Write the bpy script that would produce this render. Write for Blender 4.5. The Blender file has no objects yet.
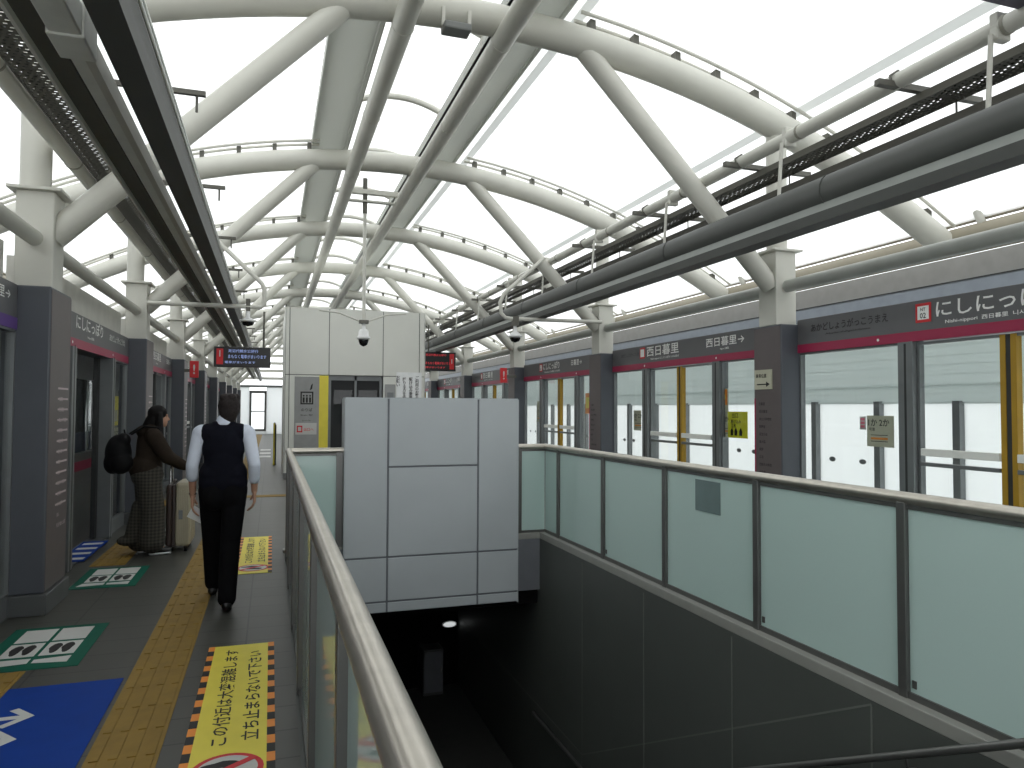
import bpy, bmesh, math, random
from mathutils import Vector, Matrix
random.seed(7)
scn = bpy.context.scene
COL = scn.collection
PI = math.pi

# ---------------------------------------------------------------- materials
def lin(c):
    c = c / 255.0
    return c / 12.92 if c <= 0.04045 else ((c + 0.055) / 1.055) ** 2.4
def rgb(r, g, b):
    return (lin(r), lin(g), lin(b), 1.0)
MATS = {}
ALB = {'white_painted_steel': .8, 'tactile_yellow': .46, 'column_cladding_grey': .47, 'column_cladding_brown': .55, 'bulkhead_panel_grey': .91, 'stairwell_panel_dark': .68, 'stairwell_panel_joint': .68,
       'lighting_trough_dark': .34, 'lighting_trough_diffuser': .46, 'lift_white_panel': 1.06, 'ledge_stone': .75, 'plinth_metal': .55, 'guideway_concrete': .8, 'slab_edge_grey': .6,
       'crimson_band': .8, 'gold_door_edge': .75, 'green_sticker': .6, 'white_print': .7, 'cream_notice': .7, 'door_frame_metal': .8, 'stainless_rail': 1.0, 'outer_beam_grey': .75,
       'wall_blue_grey': .7, 'eave_weathered_paint': .5, 'brown_coat': .5, 'skin': .75, 'white_shirt': .8, 'cream_suitcase': .7, 'stair_tread': .5}
def mat(name, col, rough=0.5, metal=0.0, var=0.06, scale=6.0, spec=0.5, bump=0.0, emit=0.0, coat=0.0):
    if name in MATS:
        return MATS[name]
    m = bpy.data.materials.new(name); m.use_nodes = True
    nt = m.node_tree; N = nt.nodes; L = nt.links
    b = N['Principled BSDF']
    q = ALB.get(name, 1.0); col = tuple(min(.95, x*q) for x in col[:3]) + (1,)
    b.inputs['Roughness'].default_value = rough
    b.inputs['Metallic'].default_value = metal
    b.inputs['Specular IOR Level'].default_value = spec
    b.inputs['Coat Weight'].default_value = coat
    tc = N.new('ShaderNodeTexCoord')
    nz = N.new('ShaderNodeTexNoise'); nz.inputs['Scale'].default_value = scale; nz.inputs['Detail'].default_value = 4
    L.new(tc.outputs['Object'], nz.inputs['Vector'])
    rp = N.new('ShaderNodeValToRGB')
    rp.color_ramp.elements[0].position = 0.3; rp.color_ramp.elements[1].position = 0.7
    rp.color_ramp.elements[0].color = tuple(max(0, x * (1 - var)) for x in col[:3]) + (1,)
    rp.color_ramp.elements[1].color = tuple(min(1, x * (1 + var)) for x in col[:3]) + (1,)
    L.new(nz.outputs['Fac'], rp.inputs['Fac'])
    L.new(rp.outputs['Color'], b.inputs['Base Color'])
    if bump:
        bp = N.new('ShaderNodeBump'); bp.inputs['Strength'].default_value = bump; bp.inputs['Distance'].default_value = 0.01
        L.new(nz.outputs['Fac'], bp.inputs['Height']); L.new(bp.outputs['Normal'], b.inputs['Normal'])
    if emit:
        b.inputs['Emission Color'].default_value = col; b.inputs['Emission Strength'].default_value = emit
    MATS[name] = m
    return m
def mat_nodes(name, fn):
    m = bpy.data.materials.new(name); m.use_nodes = True
    nt = m.node_tree
    for n in list(nt.nodes):
        nt.nodes.remove(n)
    out = nt.nodes.new('ShaderNodeOutputMaterial')
    sh = fn(nt, nt.nodes, nt.links)
    nt.links.new(sh, out.inputs['Surface'])
    MATS[name] = m
    return m
def noise_col(nt, a, b, scale):
    N, L = nt.nodes, nt.links
    tc = N.new('ShaderNodeTexCoord'); nz = N.new('ShaderNodeTexNoise'); nz.inputs['Scale'].default_value = scale
    L.new(tc.outputs['Object'], nz.inputs['Vector'])
    mx = N.new('ShaderNodeMix'); mx.data_type = 'RGBA'
    mx.inputs[6].default_value = a; mx.inputs[7].default_value = b
    L.new(nz.outputs['Fac'], mx.inputs[0])
    return mx.outputs[2]
def translucent(name, a, b, frac, scale=0.8, gloss=0.0, rough=0.3):
    def fn(nt, N, L):
        c = noise_col(nt, a, b, scale)
        d = N.new('ShaderNodeBsdfDiffuse'); t = N.new('ShaderNodeBsdfTranslucent')
        L.new(c, d.inputs['Color']); L.new(c, t.inputs['Color'])
        m = N.new('ShaderNodeMixShader'); m.inputs[0].default_value = frac
        L.new(d.outputs[0], m.inputs[1]); L.new(t.outputs[0], m.inputs[2])
        if not gloss:
            return m.outputs[0]
        g = N.new('ShaderNodeBsdfGlossy'); g.inputs['Roughness'].default_value = rough
        fr = N.new('ShaderNodeFresnel'); fr.inputs['IOR'].default_value = 1.5
        k = N.new('ShaderNodeMath'); k.operation = 'MULTIPLY'; k.inputs[1].default_value = gloss
        L.new(fr.outputs[0], k.inputs[0])
        m2 = N.new('ShaderNodeMixShader'); L.new(k.outputs[0], m2.inputs[0])
        L.new(m.outputs[0], m2.inputs[1]); L.new(g.outputs[0], m2.inputs[2])
        return m2.outputs[0]
    return mat_nodes(name, fn)
def clear_glass(name, tint):
    def fn(nt, N, L):
        t = N.new('ShaderNodeBsdfTransparent'); g = N.new('ShaderNodeBsdfGlossy'); g.inputs['Roughness'].default_value = 0.02
        t.inputs['Color'].default_value = tint
        fr = N.new('ShaderNodeFresnel'); fr.inputs['IOR'].default_value = 1.45
        ge = N.new('ShaderNodeNewGeometry'); iv = N.new('ShaderNodeMath'); iv.operation = 'SUBTRACT'; iv.inputs[0].default_value = 1
        L.new(ge.outputs['Backfacing'], iv.inputs[1])
        k = N.new('ShaderNodeMath'); k.operation = 'MULTIPLY'; L.new(fr.outputs[0], k.inputs[0]); L.new(iv.outputs[0], k.inputs[1])
        m = N.new('ShaderNodeMixShader')
        L.new(k.outputs[0], m.inputs[0]); L.new(t.outputs[0], m.inputs[1]); L.new(g.outputs[0], m.inputs[2])
        return m.outputs[0]
    return mat_nodes(name, fn)
def perforated(name, col, sx, sy):
    def fn(nt, N, L):
        tc = N.new('ShaderNodeTexCoord')
        mp = N.new('ShaderNodeMapping'); mp.inputs['Scale'].default_value = (1, 1, 1)
        L.new(tc.outputs['Object'], mp.inputs['Vector'])
        br = N.new('ShaderNodeTexBrick'); br.inputs['Scale'].default_value = 1.0
        br.inputs['Brick Width'].default_value = sx; br.inputs['Row Height'].default_value = sy
        br.inputs['Mortar Size'].default_value = min(sx, sy) * 0.2; br.inputs['Mortar Smooth'].default_value = 0
        L.new(mp.outputs[0], br.inputs['Vector'])
        p = N.new('ShaderNodeBsdfPrincipled'); p.inputs['Base Color'].default_value = col; p.inputs['Roughness'].default_value = .6
        t = N.new('ShaderNodeBsdfTransparent')
        m = N.new('ShaderNodeMixShader')
        L.new(br.outputs['Fac'], m.inputs[0]); L.new(t.outputs[0], m.inputs[1]); L.new(p.outputs[0], m.inputs[2])
        return m.outputs[0]
    return mat_nodes(name, fn)
def tiled(name, a, b, grout, bw, rh, mortar, rough, offset=0.0, rot=0.0, coat=0.0):
    def fn(nt, N, L):
        tc = N.new('ShaderNodeTexCoord')
        mp = N.new('ShaderNodeMapping'); mp.inputs['Rotation'].default_value = (0, 0, rot)
        mp.inputs['Location'].default_value = (.14, .1, 0)
        L.new(tc.outputs['Object'], mp.inputs['Vector'])
        br = N.new('ShaderNodeTexBrick'); br.offset = offset; br.inputs['Scale'].default_value = 1.0
        br.inputs['Brick Width'].default_value = bw; br.inputs['Row Height'].default_value = rh
        br.inputs['Mortar Size'].default_value = mortar; br.inputs['Mortar Smooth'].default_value = .1
        br.inputs['Color1'].default_value = a; br.inputs['Color2'].default_value = b; br.inputs['Mortar'].default_value = grout
        L.new(mp.outputs[0], br.inputs['Vector'])
        nz = N.new('ShaderNodeTexNoise'); nz.inputs['Scale'].default_value = 3; nz.inputs['Detail'].default_value = 6
        L.new(tc.outputs['Object'], nz.inputs['Vector'])
        mr = N.new('ShaderNodeMapRange'); mr.inputs[3].default_value = .82; mr.inputs[4].default_value = 1.18
        L.new(nz.outputs['Fac'], mr.inputs[0])
        mu = N.new('ShaderNodeMix'); mu.data_type = 'RGBA'; mu.blend_type = 'MULTIPLY'; mu.inputs[0].default_value = 1
        L.new(br.outputs['Color'], mu.inputs[6]); L.new(mr.outputs[0], mu.inputs[7])
        p = N.new('ShaderNodeBsdfPrincipled'); p.inputs['Roughness'].default_value = rough; p.inputs['Coat Weight'].default_value = coat
        L.new(mu.outputs[2], p.inputs['Base Color'])
        return p.outputs[0]
    return mat_nodes(name, fn)
def plaid(name):
    def fn(nt, N, L):
        tc = N.new('ShaderNodeTexCoord')
        cols = []
        fac = None
        for ax, sc in (('X', 9.0), ('Z', 9.0)):
            w = N.new('ShaderNodeTexWave'); w.bands_direction = ax; w.inputs['Scale'].default_value = sc; w.wave_profile = 'SIN'
            L.new(tc.outputs['Object'], w.inputs['Vector'])
            if fac is None:
                fac = w.outputs['Fac']
            else:
                a = N.new('ShaderNodeMath'); a.operation = 'ADD'; L.new(fac, a.inputs[0]); L.new(w.outputs['Fac'], a.inputs[1])
                h = N.new('ShaderNodeMath'); h.operation = 'MULTIPLY'; h.inputs[1].default_value = .5; L.new(a.outputs[0], h.inputs[0])
                fac = h.outputs[0]
        r = N.new('ShaderNodeValToRGB')
        r.color_ramp.elements[0].color = rgb(30, 29, 26); r.color_ramp.elements[1].color = rgb(72, 69, 61)
        L.new(fac, r.inputs['Fac'])
        p = N.new('ShaderNodeBsdfPrincipled'); p.inputs['Roughness'].default_value = .9
        L.new(r.outputs[0], p.inputs['Base Color'])
        return p.outputs[0]
    return mat_nodes(name, fn)

M_STEEL = mat('white_painted_steel', rgb(224, 223, 213), .45, var=.04, scale=3)
M_STEEL_D = mat('rail_grey_paint', rgb(150, 148, 136), .5, var=.05)
M_TAN = mat('eave_weathered_paint', rgb(205, 196, 172), .6, var=.08, scale=2)
M_GREYPIPE = mat('tie_pipe_grey', rgb(190, 192, 186), .5)
M_CLAD = mat('column_cladding_grey', rgb(112, 117, 126), .45, var=.04)
M_CLADB = mat('column_cladding_brown', rgb(122, 112, 112), .45, var=.04)
M_PLINTH = mat('plinth_metal', rgb(105, 108, 108), .4)
M_FASCIA = mat('fascia_dark_grey', rgb(97, 97, 99), .4, var=.03)
M_CRIM = mat('crimson_band', rgb(172, 36, 80), .4, var=.03)
M_PURPLE = mat('purple_band', rgb(92, 62, 132), .4, var=.03)
M_FRAME = mat('door_frame_metal', rgb(132, 136, 137), .35, .4)
M_DARK = mat('dark_seal', rgb(44, 46, 46), .6)
M_GOLD = mat('gold_door_edge', rgb(186, 146, 28), .5)
M_WHITE = mat('white_print', rgb(232, 232, 228), .5, var=.02)
M_SIGNW = mat('white_sign_print', rgb(246, 246, 243), .45, var=.01)
M_BLACK = mat('black_print', rgb(26, 25, 25), .6)
M_DIMPRINT = mat('dim_black_print', rgb(48, 47, 49), .5)
M_TROUGH = mat('lighting_trough_dark', rgb(122, 125, 121), .5, var=.04)
M_TROUGHL = mat('lighting_trough_diffuser', rgb(200, 206, 200), .4)
M_TRUNK = mat('trunking_grey', rgb(226, 228, 222), .5)
M_TRAY = mat('cable_tray_metal', rgb(92, 90, 82), .6)
M_BRACKET = mat('bracket_metal', rgb(98, 97, 90), .5, .3)
M_STAIN = mat('stainless_rail', rgb(190, 185, 175), .32, .85, var=.08, scale=12)
M_STAIN2 = mat('balustrade_post', rgb(104, 104, 102), .35, .6)
M_LEDGE = mat('ledge_stone', rgb(158, 158, 152), .5, var=.05)
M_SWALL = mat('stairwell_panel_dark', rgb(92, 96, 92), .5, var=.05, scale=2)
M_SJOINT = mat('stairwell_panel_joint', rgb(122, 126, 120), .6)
M_BULK = mat('bulkhead_panel_grey', rgb(176, 182, 185), .45, var=.03, scale=2)
M_BULKJ = mat('bulkhead_joint', rgb(104, 107, 112), .5)
M_SLAB = mat('slab_edge_grey', rgb(132, 136, 142), .5)
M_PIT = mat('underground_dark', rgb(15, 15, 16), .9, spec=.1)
M_STEP = mat('stair_tread', rgb(86, 86, 84), .7)
M_LIFT = mat('lift_white_panel', rgb(214, 215, 208), .4, var=.02, scale=2)
M_LIFTJ = mat('lift_joint', rgb(96, 98, 96), .5)
M_LIFTG = mat('lift_sign_grey', rgb(150, 151, 150), .45)
M_YEL = mat('signal_yellow', rgb(230, 214, 74), .5, var=.04)
M_YEL2 = mat('yellow_green_poster', rgb(206, 204, 34), .5, var=.05)
M_ORANGE = mat('orange_print', rgb(232, 140, 44), .5)
M_RED = mat('red_print', rgb(206, 38, 44), .5)
M_PINK = mat('pink_print', rgb(226, 120, 140), .5)
M_DIMW = mat('faded_print', rgb(196, 180, 182), .5)
M_CREAM = mat('cream_notice', rgb(218, 216, 192), .5, var=.03)
M_GREEN = mat('green_sticker', rgb(20, 112, 90), .6, spec=.2)
M_BLUE = mat('blue_sticker', rgb(8, 55, 138), .6, var=.08, spec=.15)
M_TACT = mat('tactile_yellow', rgb(190, 152, 62), .7, var=.12, scale=9, bump=.1)
M_LED = mat('led_sign_black', rgb(20, 20, 24), .35)
M_LEDTXT = mat('led_text', rgb(150, 168, 225), .5, emit=.35)
M_LEDRED = mat('led_red_text', rgb(220, 60, 70), .5, emit=.3)
M_CAMW = mat('camera_white', rgb(226, 227, 226), .4)
M_CAMB = mat('camera_dome_dark', rgb(22, 22, 24), .12)
M_TRAIN = mat('train_silver', rgb(112, 114, 113), .35, .5)
M_TRAIND = mat('train_interior_dark', rgb(36, 37, 39), .7)
M_SEAT = mat('train_seat', rgb(70, 80, 110), .9)
M_BOX = mat('floodlight_grey', rgb(120, 122, 120), .5)
M_CONC = mat('guideway_concrete', rgb(150, 150, 146), .9, var=.1, scale=1.5)
M_BLUEG = mat('wall_blue_grey', rgb(168, 178, 190), .5)
M_BEAMG = mat('outer_beam_grey', rgb(150, 150, 146), .6)
M_FILM = mat('pane_label_grey', rgb(104, 122, 122), .4)
M_SKIN = mat('skin', rgb(196, 150, 124), .55, var=.05, scale=20)
M_HAIR = mat('hair_black', rgb(17, 15, 15), .6, var=.3, scale=60, spec=.15)
M_HAIRG = mat('hair_greying', rgb(40, 35, 34), .7, var=.35, scale=80, spec=.2)
M_VEST = mat('navy_vest', rgb(18, 19, 27), .9, var=.1, scale=30, spec=.08)
M_TROUS = mat('black_trousers', rgb(14, 14, 16), .9, var=.1, scale=30, spec=.08)
M_SHIRT = mat('white_shirt', rgb(214, 222, 236), .8, var=.04, scale=20)
M_SHOE = mat('black_shoe', rgb(20, 19, 19), .35)
M_COAT = mat('brown_coat', rgb(66, 57, 49), .9, var=.12, scale=30, spec=.1)
M_BAG = mat('black_nylon', rgb(14, 14, 16), .7, spec=.15)
M_SOLE = mat('white_sole', rgb(210, 212, 214), .6)
M_CASE = mat('cream_suitcase', rgb(196, 188, 162), .35, var=.04)
M_CASED = mat('suitcase_trim_and_shade', rgb(58, 46, 42), .5)
M_SILVER = mat('silver_metal', rgb(200, 200, 200), .25, .9)
M_PAPER = mat('white_paper', rgb(236, 238, 238), .6)
M_PLAID = plaid('plaid_cloth')
M_STRIP = translucent('roof_strip_grey', rgb(206, 208, 204), rgb(214, 215, 210), .45, .5)
M_MEMB = translucent('roof_membrane', (.86, .875, .86, 1), (.90, .905, .90, 1), .78, .3)
M_SHADE_STRIP = translucent('membrane_shade_strip', (.74, .76, .74, 1), (.77, .78, .76, 1), .42)  # greyer tone puts shade from things outside into the membrane
M_FROST = translucent('frosted_green_glass', rgb(205, 228, 223), rgb(210, 231, 226), .35, .4, gloss=1.0, rough=.06)
M_SCREEN = translucent('soundproof_panel', (.84, .86, .86, 1), (.9, .91, .91, 1), .8, .6)
M_UPPER = mat('upper_cladding_grey', rgb(206, 204, 196), .6)
M_SLAT = translucent('pale_louvre', rgb(222, 229, 228), rgb(227, 233, 232), .38, 1.0)
M_GROUND = mat('pale_ground', rgb(214, 213, 208), .9, var=.06, scale=.2)
M_GLASS = clear_glass('clear_glass', (.93, .945, .94, 1))
M_PERF = perforated('perforated_tray', rgb(92, 90, 82), .042, .042)
M_FLOOR = tiled('platform_tile', rgb(66, 66, 61), rgb(70, 70, 65), rgb(40, 40, 37), .6, .3, .006, .42, rot=0)

# ---------------------------------------------------------------- mesh builder
OFF = {}
class MB:
    def __init__(s):
        s.v = []; s.f = []; s.mi = []; s.sm = []; s.m = 0
    def _add(s, vs, fs, smooth=False):
        o = len(s.v); s.v += [tuple(x) for x in vs]
        for f in fs:
            s.f.append(tuple(i + o for i in f)); s.mi.append(s.m); s.sm.append(smooth)
    def mat(s, i):
        s.m = i; return s
    def box(s, a, b):
        x0, y0, z0 = (min(a[i], b[i]) for i in range(3)); x1, y1, z1 = (max(a[i], b[i]) for i in range(3))
        s._add([(x0,y0,z0),(x1,y0,z0),(x1,y1,z0),(x0,y1,z0),(x0,y0,z1),(x1,y0,z1),(x1,y1,z1),(x0,y1,z1)],
               [(0,3,2,1),(4,5,6,7),(0,1,5,4),(1,2,6,5),(2,3,7,6),(3,0,4,7)])
        return s
    def obox(s, c, ux, uy, uz):
        c, ux, uy, uz = map(Vector, (c, ux, uy, uz))
        vs = [c + ux*a + uy*b + uz*d for d in (-1,1) for (a,b) in ((-1,-1),(1,-1),(1,1),(-1,1))]
        s._add(vs, [(0,3,2,1),(4,5,6,7),(0,1,5,4),(1,2,6,5),(2,3,7,6),(3,0,4,7)])
        return s
    def tube(s, pts, r, n=14, caps=True, flat=1.0):
        pts = [Vector(p) for p in pts]; rs = r if isinstance(r, (list, tuple)) else [r]*len(pts)
        up = Vector((0, 0, 1)); rings = []
        prev = None
        for i, p in enumerate(pts):
            t = (pts[min(i+1, len(pts)-1)] - pts[max(i-1, 0)]).normalized()
            if prev is None:
                a = up if abs(t.dot(up)) < .95 else Vector((1, 0, 0))
                u = (a - t * a.dot(t)).normalized()
            else:
                u = (prev - t * prev.dot(t)).normalized()
            prev = u; w = t.cross(u)
            rings.append([p + (u * math.cos(2*PI*k/n) * flat + w * math.sin(2*PI*k/n)) * rs[i] for k in range(n)])
        vs = [q for R in rings for q in R]; fs = []
        for i in range(len(rings)-1):
            for k in range(n):
                fs.append((i*n+k, i*n+(k+1) % n, (i+1)*n+(k+1) % n, (i+1)*n+k))
        s._add(vs, fs, True)
        if caps:
            s._add(rings[0], [tuple(reversed(range(n)))]); s._add(rings[-1], [tuple(range(n))])
        return s
    def lathe(s, c, prof, n=20, axis=(0, 0, 1)):
        az = Vector(axis).normalized(); a = Vector((1, 0, 0)) if abs(az.x) < .9 else Vector((0, 1, 0))
        ux = (a - az * a.dot(az)).normalized(); uy = az.cross(ux); c = Vector(c)
        vs = []; fs = []
        for (r, z) in prof:
            vs += [c + az*z + (ux*math.cos(2*PI*k/n) + uy*math.sin(2*PI*k/n))*r for k in range(n)]
        for i in range(len(prof)-1):
            for k in range(n):
                fs.append((i*n+k, i*n+(k+1) % n, (i+1)*n+(k+1) % n, (i+1)*n+k))
        s._add(vs, fs, True)
        if prof[0][0] > 1e-4: s._add(vs[:n], [tuple(reversed(range(n)))])
        if prof[-1][0] > 1e-4: s._add(vs[-n:], [tuple(range(n))])
        return s
    def prism(s, poly, y0, y1, smooth=False):          # polygon in x,z extruded along y
        n = len(poly)
        vs = [(x, y0, z) for x, z in poly] + [(x, y1, z) for x, z in poly]
        s._add(vs, [(i, (i+1) % n, n+(i+1) % n, n+i) for i in range(n)], smooth)
        s._add(vs[:n], [tuple(range(n))]); s._add(vs[n:], [tuple(reversed(range(n)))])
        return s
    def plate(s, o, r, u, poly, t):                    # polygon in local (r,u) axes at o, thickness t along r x u
        o, r, u = Vector(o), Vector(r), Vector(u); nrm = r.cross(u); n = len(poly)
        a = [o + r*x + u*y for x, y in poly]; b = [p + nrm*t for p in a]
        s._add(a + b, [tuple(reversed(range(n))), tuple(range(n, 2*n))] + [(i, (i+1) % n, n+(i+1) % n, n+i) for i in range(n)])
        return s
    def rectp(s, o, r, u, x0, y0, x1, y1, t):
        return s.plate(o, r, u, [(x0, y0), (x1, y0), (x1, y1), (x0, y1)], t)
    def text(s, body, o, r, u, size=None, w=None, h=None, t=.002, align='L', space=1.0):
        o, r, u = Vector(o), Vector(r), Vector(u); nrm = r.cross(u)
        vs, fs = text_mesh(body, space)
        if not vs: return s
        x0 = min(p[0] for p in vs); x1 = max(p[0] for p in vs); y0 = min(p[1] for p in vs); y1 = max(p[1] for p in vs)
        sx = sy = size or 1.0
        if w: sx = w / max(1e-6, x1-x0); sy = sx if not h and not size else sy
        if h: sy = h / max(1e-6, y1-y0); sx = sx if w else sy
        ax = {'L': x0, 'C': (x0+x1)/2, 'R': x1}[align]
        s._add([o + r*((p[0]-ax)*sx) + u*((p[1]-y0)*sy) + nrm*t for p in vs], fs)
        return s
    def build(s, name, mats, parent=None, bev=0.0, seg=2, fix=True):
        if not isinstance(mats, (list, tuple)): mats = [mats]
        off = Vector((0, 0, 0))
        if parent is not None: off = OFF[parent.name]
        me = bpy.data.meshes.new(name)
        me.from_pydata([(Vector(v) - off) for v in s.v], [], s.f)
        for m in mats: me.materials.append(m)
        me.polygons.foreach_set('material_index', s.mi); me.polygons.foreach_set('use_smooth', s.sm)
        if fix:
            bm = bmesh.new(); bm.from_mesh(me); bmesh.ops.recalc_face_normals(bm, faces=bm.faces); bm.to_mesh(me); bm.free()
        me.update()
        ob = bpy.data.objects.new(name, me); COL.objects.link(ob)
        if parent is not None: ob.parent = parent
        OFF[ob.name] = off
        if bev:
            md = ob.modifiers.new('bevel', 'BEVEL'); md.width = bev; md.segments = seg; md.limit_method = 'ANGLE'; md.angle_limit = math.radians(40)
        return ob
TXT = {}
def text_mesh(body, space=1.0):
    k = (body, space)
    if k in TXT: return TXT[k]
    cu = bpy.data.curves.new('lettering', 'FONT'); cu.body = body; cu.resolution_u = 2; cu.space_line = space; cu.offset = .012
    ob = bpy.data.objects.new('lettering', cu); COL.objects.link(ob)
    bpy.context.view_layer.update()
    me = ob.to_mesh()
    vs = [tuple(v.co) for v in me.vertices]; fs = [tuple(p.vertices) for p in me.polygons]
    ob.to_mesh_clear(); bpy.data.objects.remove(ob); bpy.data.curves.remove(cu)
    TXT[k] = (vs, fs)
    return TXT[k]
def thing(name, loc, label, cat, group=None):
    o = bpy.data.objects.new(name, None); COL.objects.link(o); o.location = loc; o.empty_display_size = .1
    o['label'] = label; o['category'] = cat
    if group: o['group'] = group
    OFF[o.name] = Vector(loc)
    return o
def tag(o, label, cat, group=None):
    o['label'] = label; o['category'] = cat
    if group: o['group'] = group
    return o
def struct(o, label=None):
    o['kind'] = 'structure'
    if label: o['label'] = label
    return o
ORD = ['first', 'second', 'third', 'fourth', 'fifth', 'sixth', 'seventh', 'eighth', 'ninth', 'tenth', 'eleventh', 'twelfth', '13th', '14th', '15th', '16th', '17th', '18th', '19th', '20th', '21st', '22nd', '23rd', '24th', '25th']

# ---------------------------------------------------------------- layout (metres; platform floor z = 0, +Y along the platform)
SP = 4.54                       # bay
CY = [6.73 + SP*k for k in range(-2, 9)]     # column / arch planes
YE = 44.6
XC = 1.79                       # platform centre line
XWL, XWR = -1.86, 5.48          # platform door walls
CLX, CRX = -1.636, 5.26         # column faces
YN, YF = -3.5, 46.0
SX0, SX1, SY1 = .17, 3.15, 8.39   # stairwell
def arch_z(x):
    return 5.44 - .049*(x-XC)**2

# ---------------------------------------------------------------- world, camera
w = bpy.data.worlds.new('overcast'); scn.world = w; w.use_nodes = True
bg = w.node_tree.nodes['Background']; bg.inputs['Color'].default_value = (.965, .985, 1.0, 1); bg.inputs['Strength'].default_value = 2.2
cd = bpy.data.cameras.new('camera'); co = bpy.data.objects.new('camera', cd); COL.objects.link(co)
cd.sensor_width = 36; cd.lens = 722/1024*36; cd.clip_start = .05; cd.clip_end = 500
YAW, PIT, ROL = .3214, .0331, .0042
Rm = Matrix.Rotation(-YAW, 4, 'Z') @ Matrix.Rotation(PI/2 + PIT, 4, 'X') @ Matrix.Rotation(ROL, 4, 'Z')
co.matrix_world = Matrix.Translation((0, 0, 1.6)) @ Rm
scn.camera = co
scn.view_settings.view_transform = 'Standard'; scn.view_settings.look = 'None'
scn.view_settings.gamma = 1; scn.view_settings.exposure = 0; scn.view_settings.use_curve_mapping = False
scn.cycles.use_denoising = True; scn.cycles.max_bounces = 10; scn.cycles.diffuse_bounces = 6; scn.cycles.transparent_max_bounces = 24
scn.cycles.sample_clamp_indirect = 6

# ---------------------------------------------------------------- setting
f = MB()
f.box((XWL-.24, YN, -.6), (SX0-.02, YF, 0)).box((SX1+.17, YN, -.6), (XWR+.05, YF, 0))
f.box((SX0-.02, SY1, -.6), (SX1+.17, YF, 0)).box((SX0-.02, YN, -.6), (SX1+.17, .85, 0))
struct(f.build('floor', M_FLOOR))
t = MB().box((-7, YN-6, -1.4), (XWL-.3, YF+20, -1.2)).box((XWR+.35, YN-6, -1.4), (10.5, YF+20, -1.2))
struct(t.build('floor_guideway', M_CONC))
g = MB().box((-90, -60, -9.2), (95, 160, -9)); struct(g.build('ground', M_GROUND))

# stairwell walls with panel joints
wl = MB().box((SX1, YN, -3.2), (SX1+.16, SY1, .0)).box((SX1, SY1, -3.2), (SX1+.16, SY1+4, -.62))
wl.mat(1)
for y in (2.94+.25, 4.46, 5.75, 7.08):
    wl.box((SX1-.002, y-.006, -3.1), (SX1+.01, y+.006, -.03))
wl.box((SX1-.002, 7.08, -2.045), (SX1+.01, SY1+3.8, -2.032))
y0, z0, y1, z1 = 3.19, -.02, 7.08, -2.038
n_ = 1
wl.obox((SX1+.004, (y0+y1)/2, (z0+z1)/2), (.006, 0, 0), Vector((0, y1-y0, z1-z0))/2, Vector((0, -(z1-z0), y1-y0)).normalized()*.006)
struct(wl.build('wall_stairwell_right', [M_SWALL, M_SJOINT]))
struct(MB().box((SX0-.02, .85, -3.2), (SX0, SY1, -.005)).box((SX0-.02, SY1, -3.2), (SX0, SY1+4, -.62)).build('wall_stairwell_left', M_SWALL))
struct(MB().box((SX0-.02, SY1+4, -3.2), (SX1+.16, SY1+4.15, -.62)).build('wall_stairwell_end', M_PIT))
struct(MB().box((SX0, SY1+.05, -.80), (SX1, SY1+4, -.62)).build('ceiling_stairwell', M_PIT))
struct(MB().box((SX0, SY1-.03, -.62), (SX1, SY1, .0)).build('trim_slab_edge', M_SLAB))
st = MB()
for i in range(19):
    st.box((SX0, .85+.3*i, -.16*(i+1)-.16), (SX1, .85+.3*(i+1)+.02, -.16*(i+1)))
st.box((SX0, .85+.3*19, -3.3), (SX1, SY1+4, -3.2))
struct(st.build('stairs', M_STEP))

# curb under the balustrades
cb = MB().box((SX1, -1, .0), (SX1+.18, SY1+.09, .075)).box((SX0+.62, SY1-.03, 0), (SX1+.01, SY1+.09, .075)).box((SX0-.03, SY1-.03, 0), (SX0+.62, SY1+.09, .03))
struct(cb.build('trim_curb', M_LEDGE, bev=.006))

# ---------------------------------------------------------------- roof membrane, strips
def sheet(mb, x0, x1, nx, dz, ys):
    xs = [x0 + (x1-x0)*i/nx for i in range(nx+1)]
    vs = [(x, y, arch_z(x)+dz) for y in ys for x in xs]; nn = nx+1
    fs = [(j*nn+i, j*nn+i+1, (j+1)*nn+i+1, (j+1)*nn+i) for j in range(len(ys)-1) for i in range(nx)]
    mb._add(vs, fs, True)
XE0, XE1 = XC-6.2, XC+6.2
ys = [YN, 6, 12, 18, 24, 32, YF+1]
rm = MB(); sheet(rm, XE0, .50, 20, .30, ys); sheet(rm, 2.82, XE1, 20, .30, ys)
struct(rm.build('roof_membrane', M_MEMB, fix=False))
rs = MB()  # strips added for the shade showing through the membrane
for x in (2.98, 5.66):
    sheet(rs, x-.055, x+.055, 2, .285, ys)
struct(rs.build('trim_shade_strip', M_SHADE_STRIP, fix=False))
sp = MB()
sp.box((.55, YN, 5.66), (1.06, YF, 5.72)).box((2.23, YN, 5.66), (2.80, YF, 5.72))
sp.box((.53, YN, 5.63), (.57, YF, 5.80)).box((2.78, YN, 5.63), (2.82, YF, 5.80))
sp.box((1.02, YN, 5.60), (1.06, YF, 5.86)).box((2.23, YN, 5.60), (2.27, YF, 5.86))
struct(sp.build('trim_roof_ridge', M_STRIP))
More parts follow.
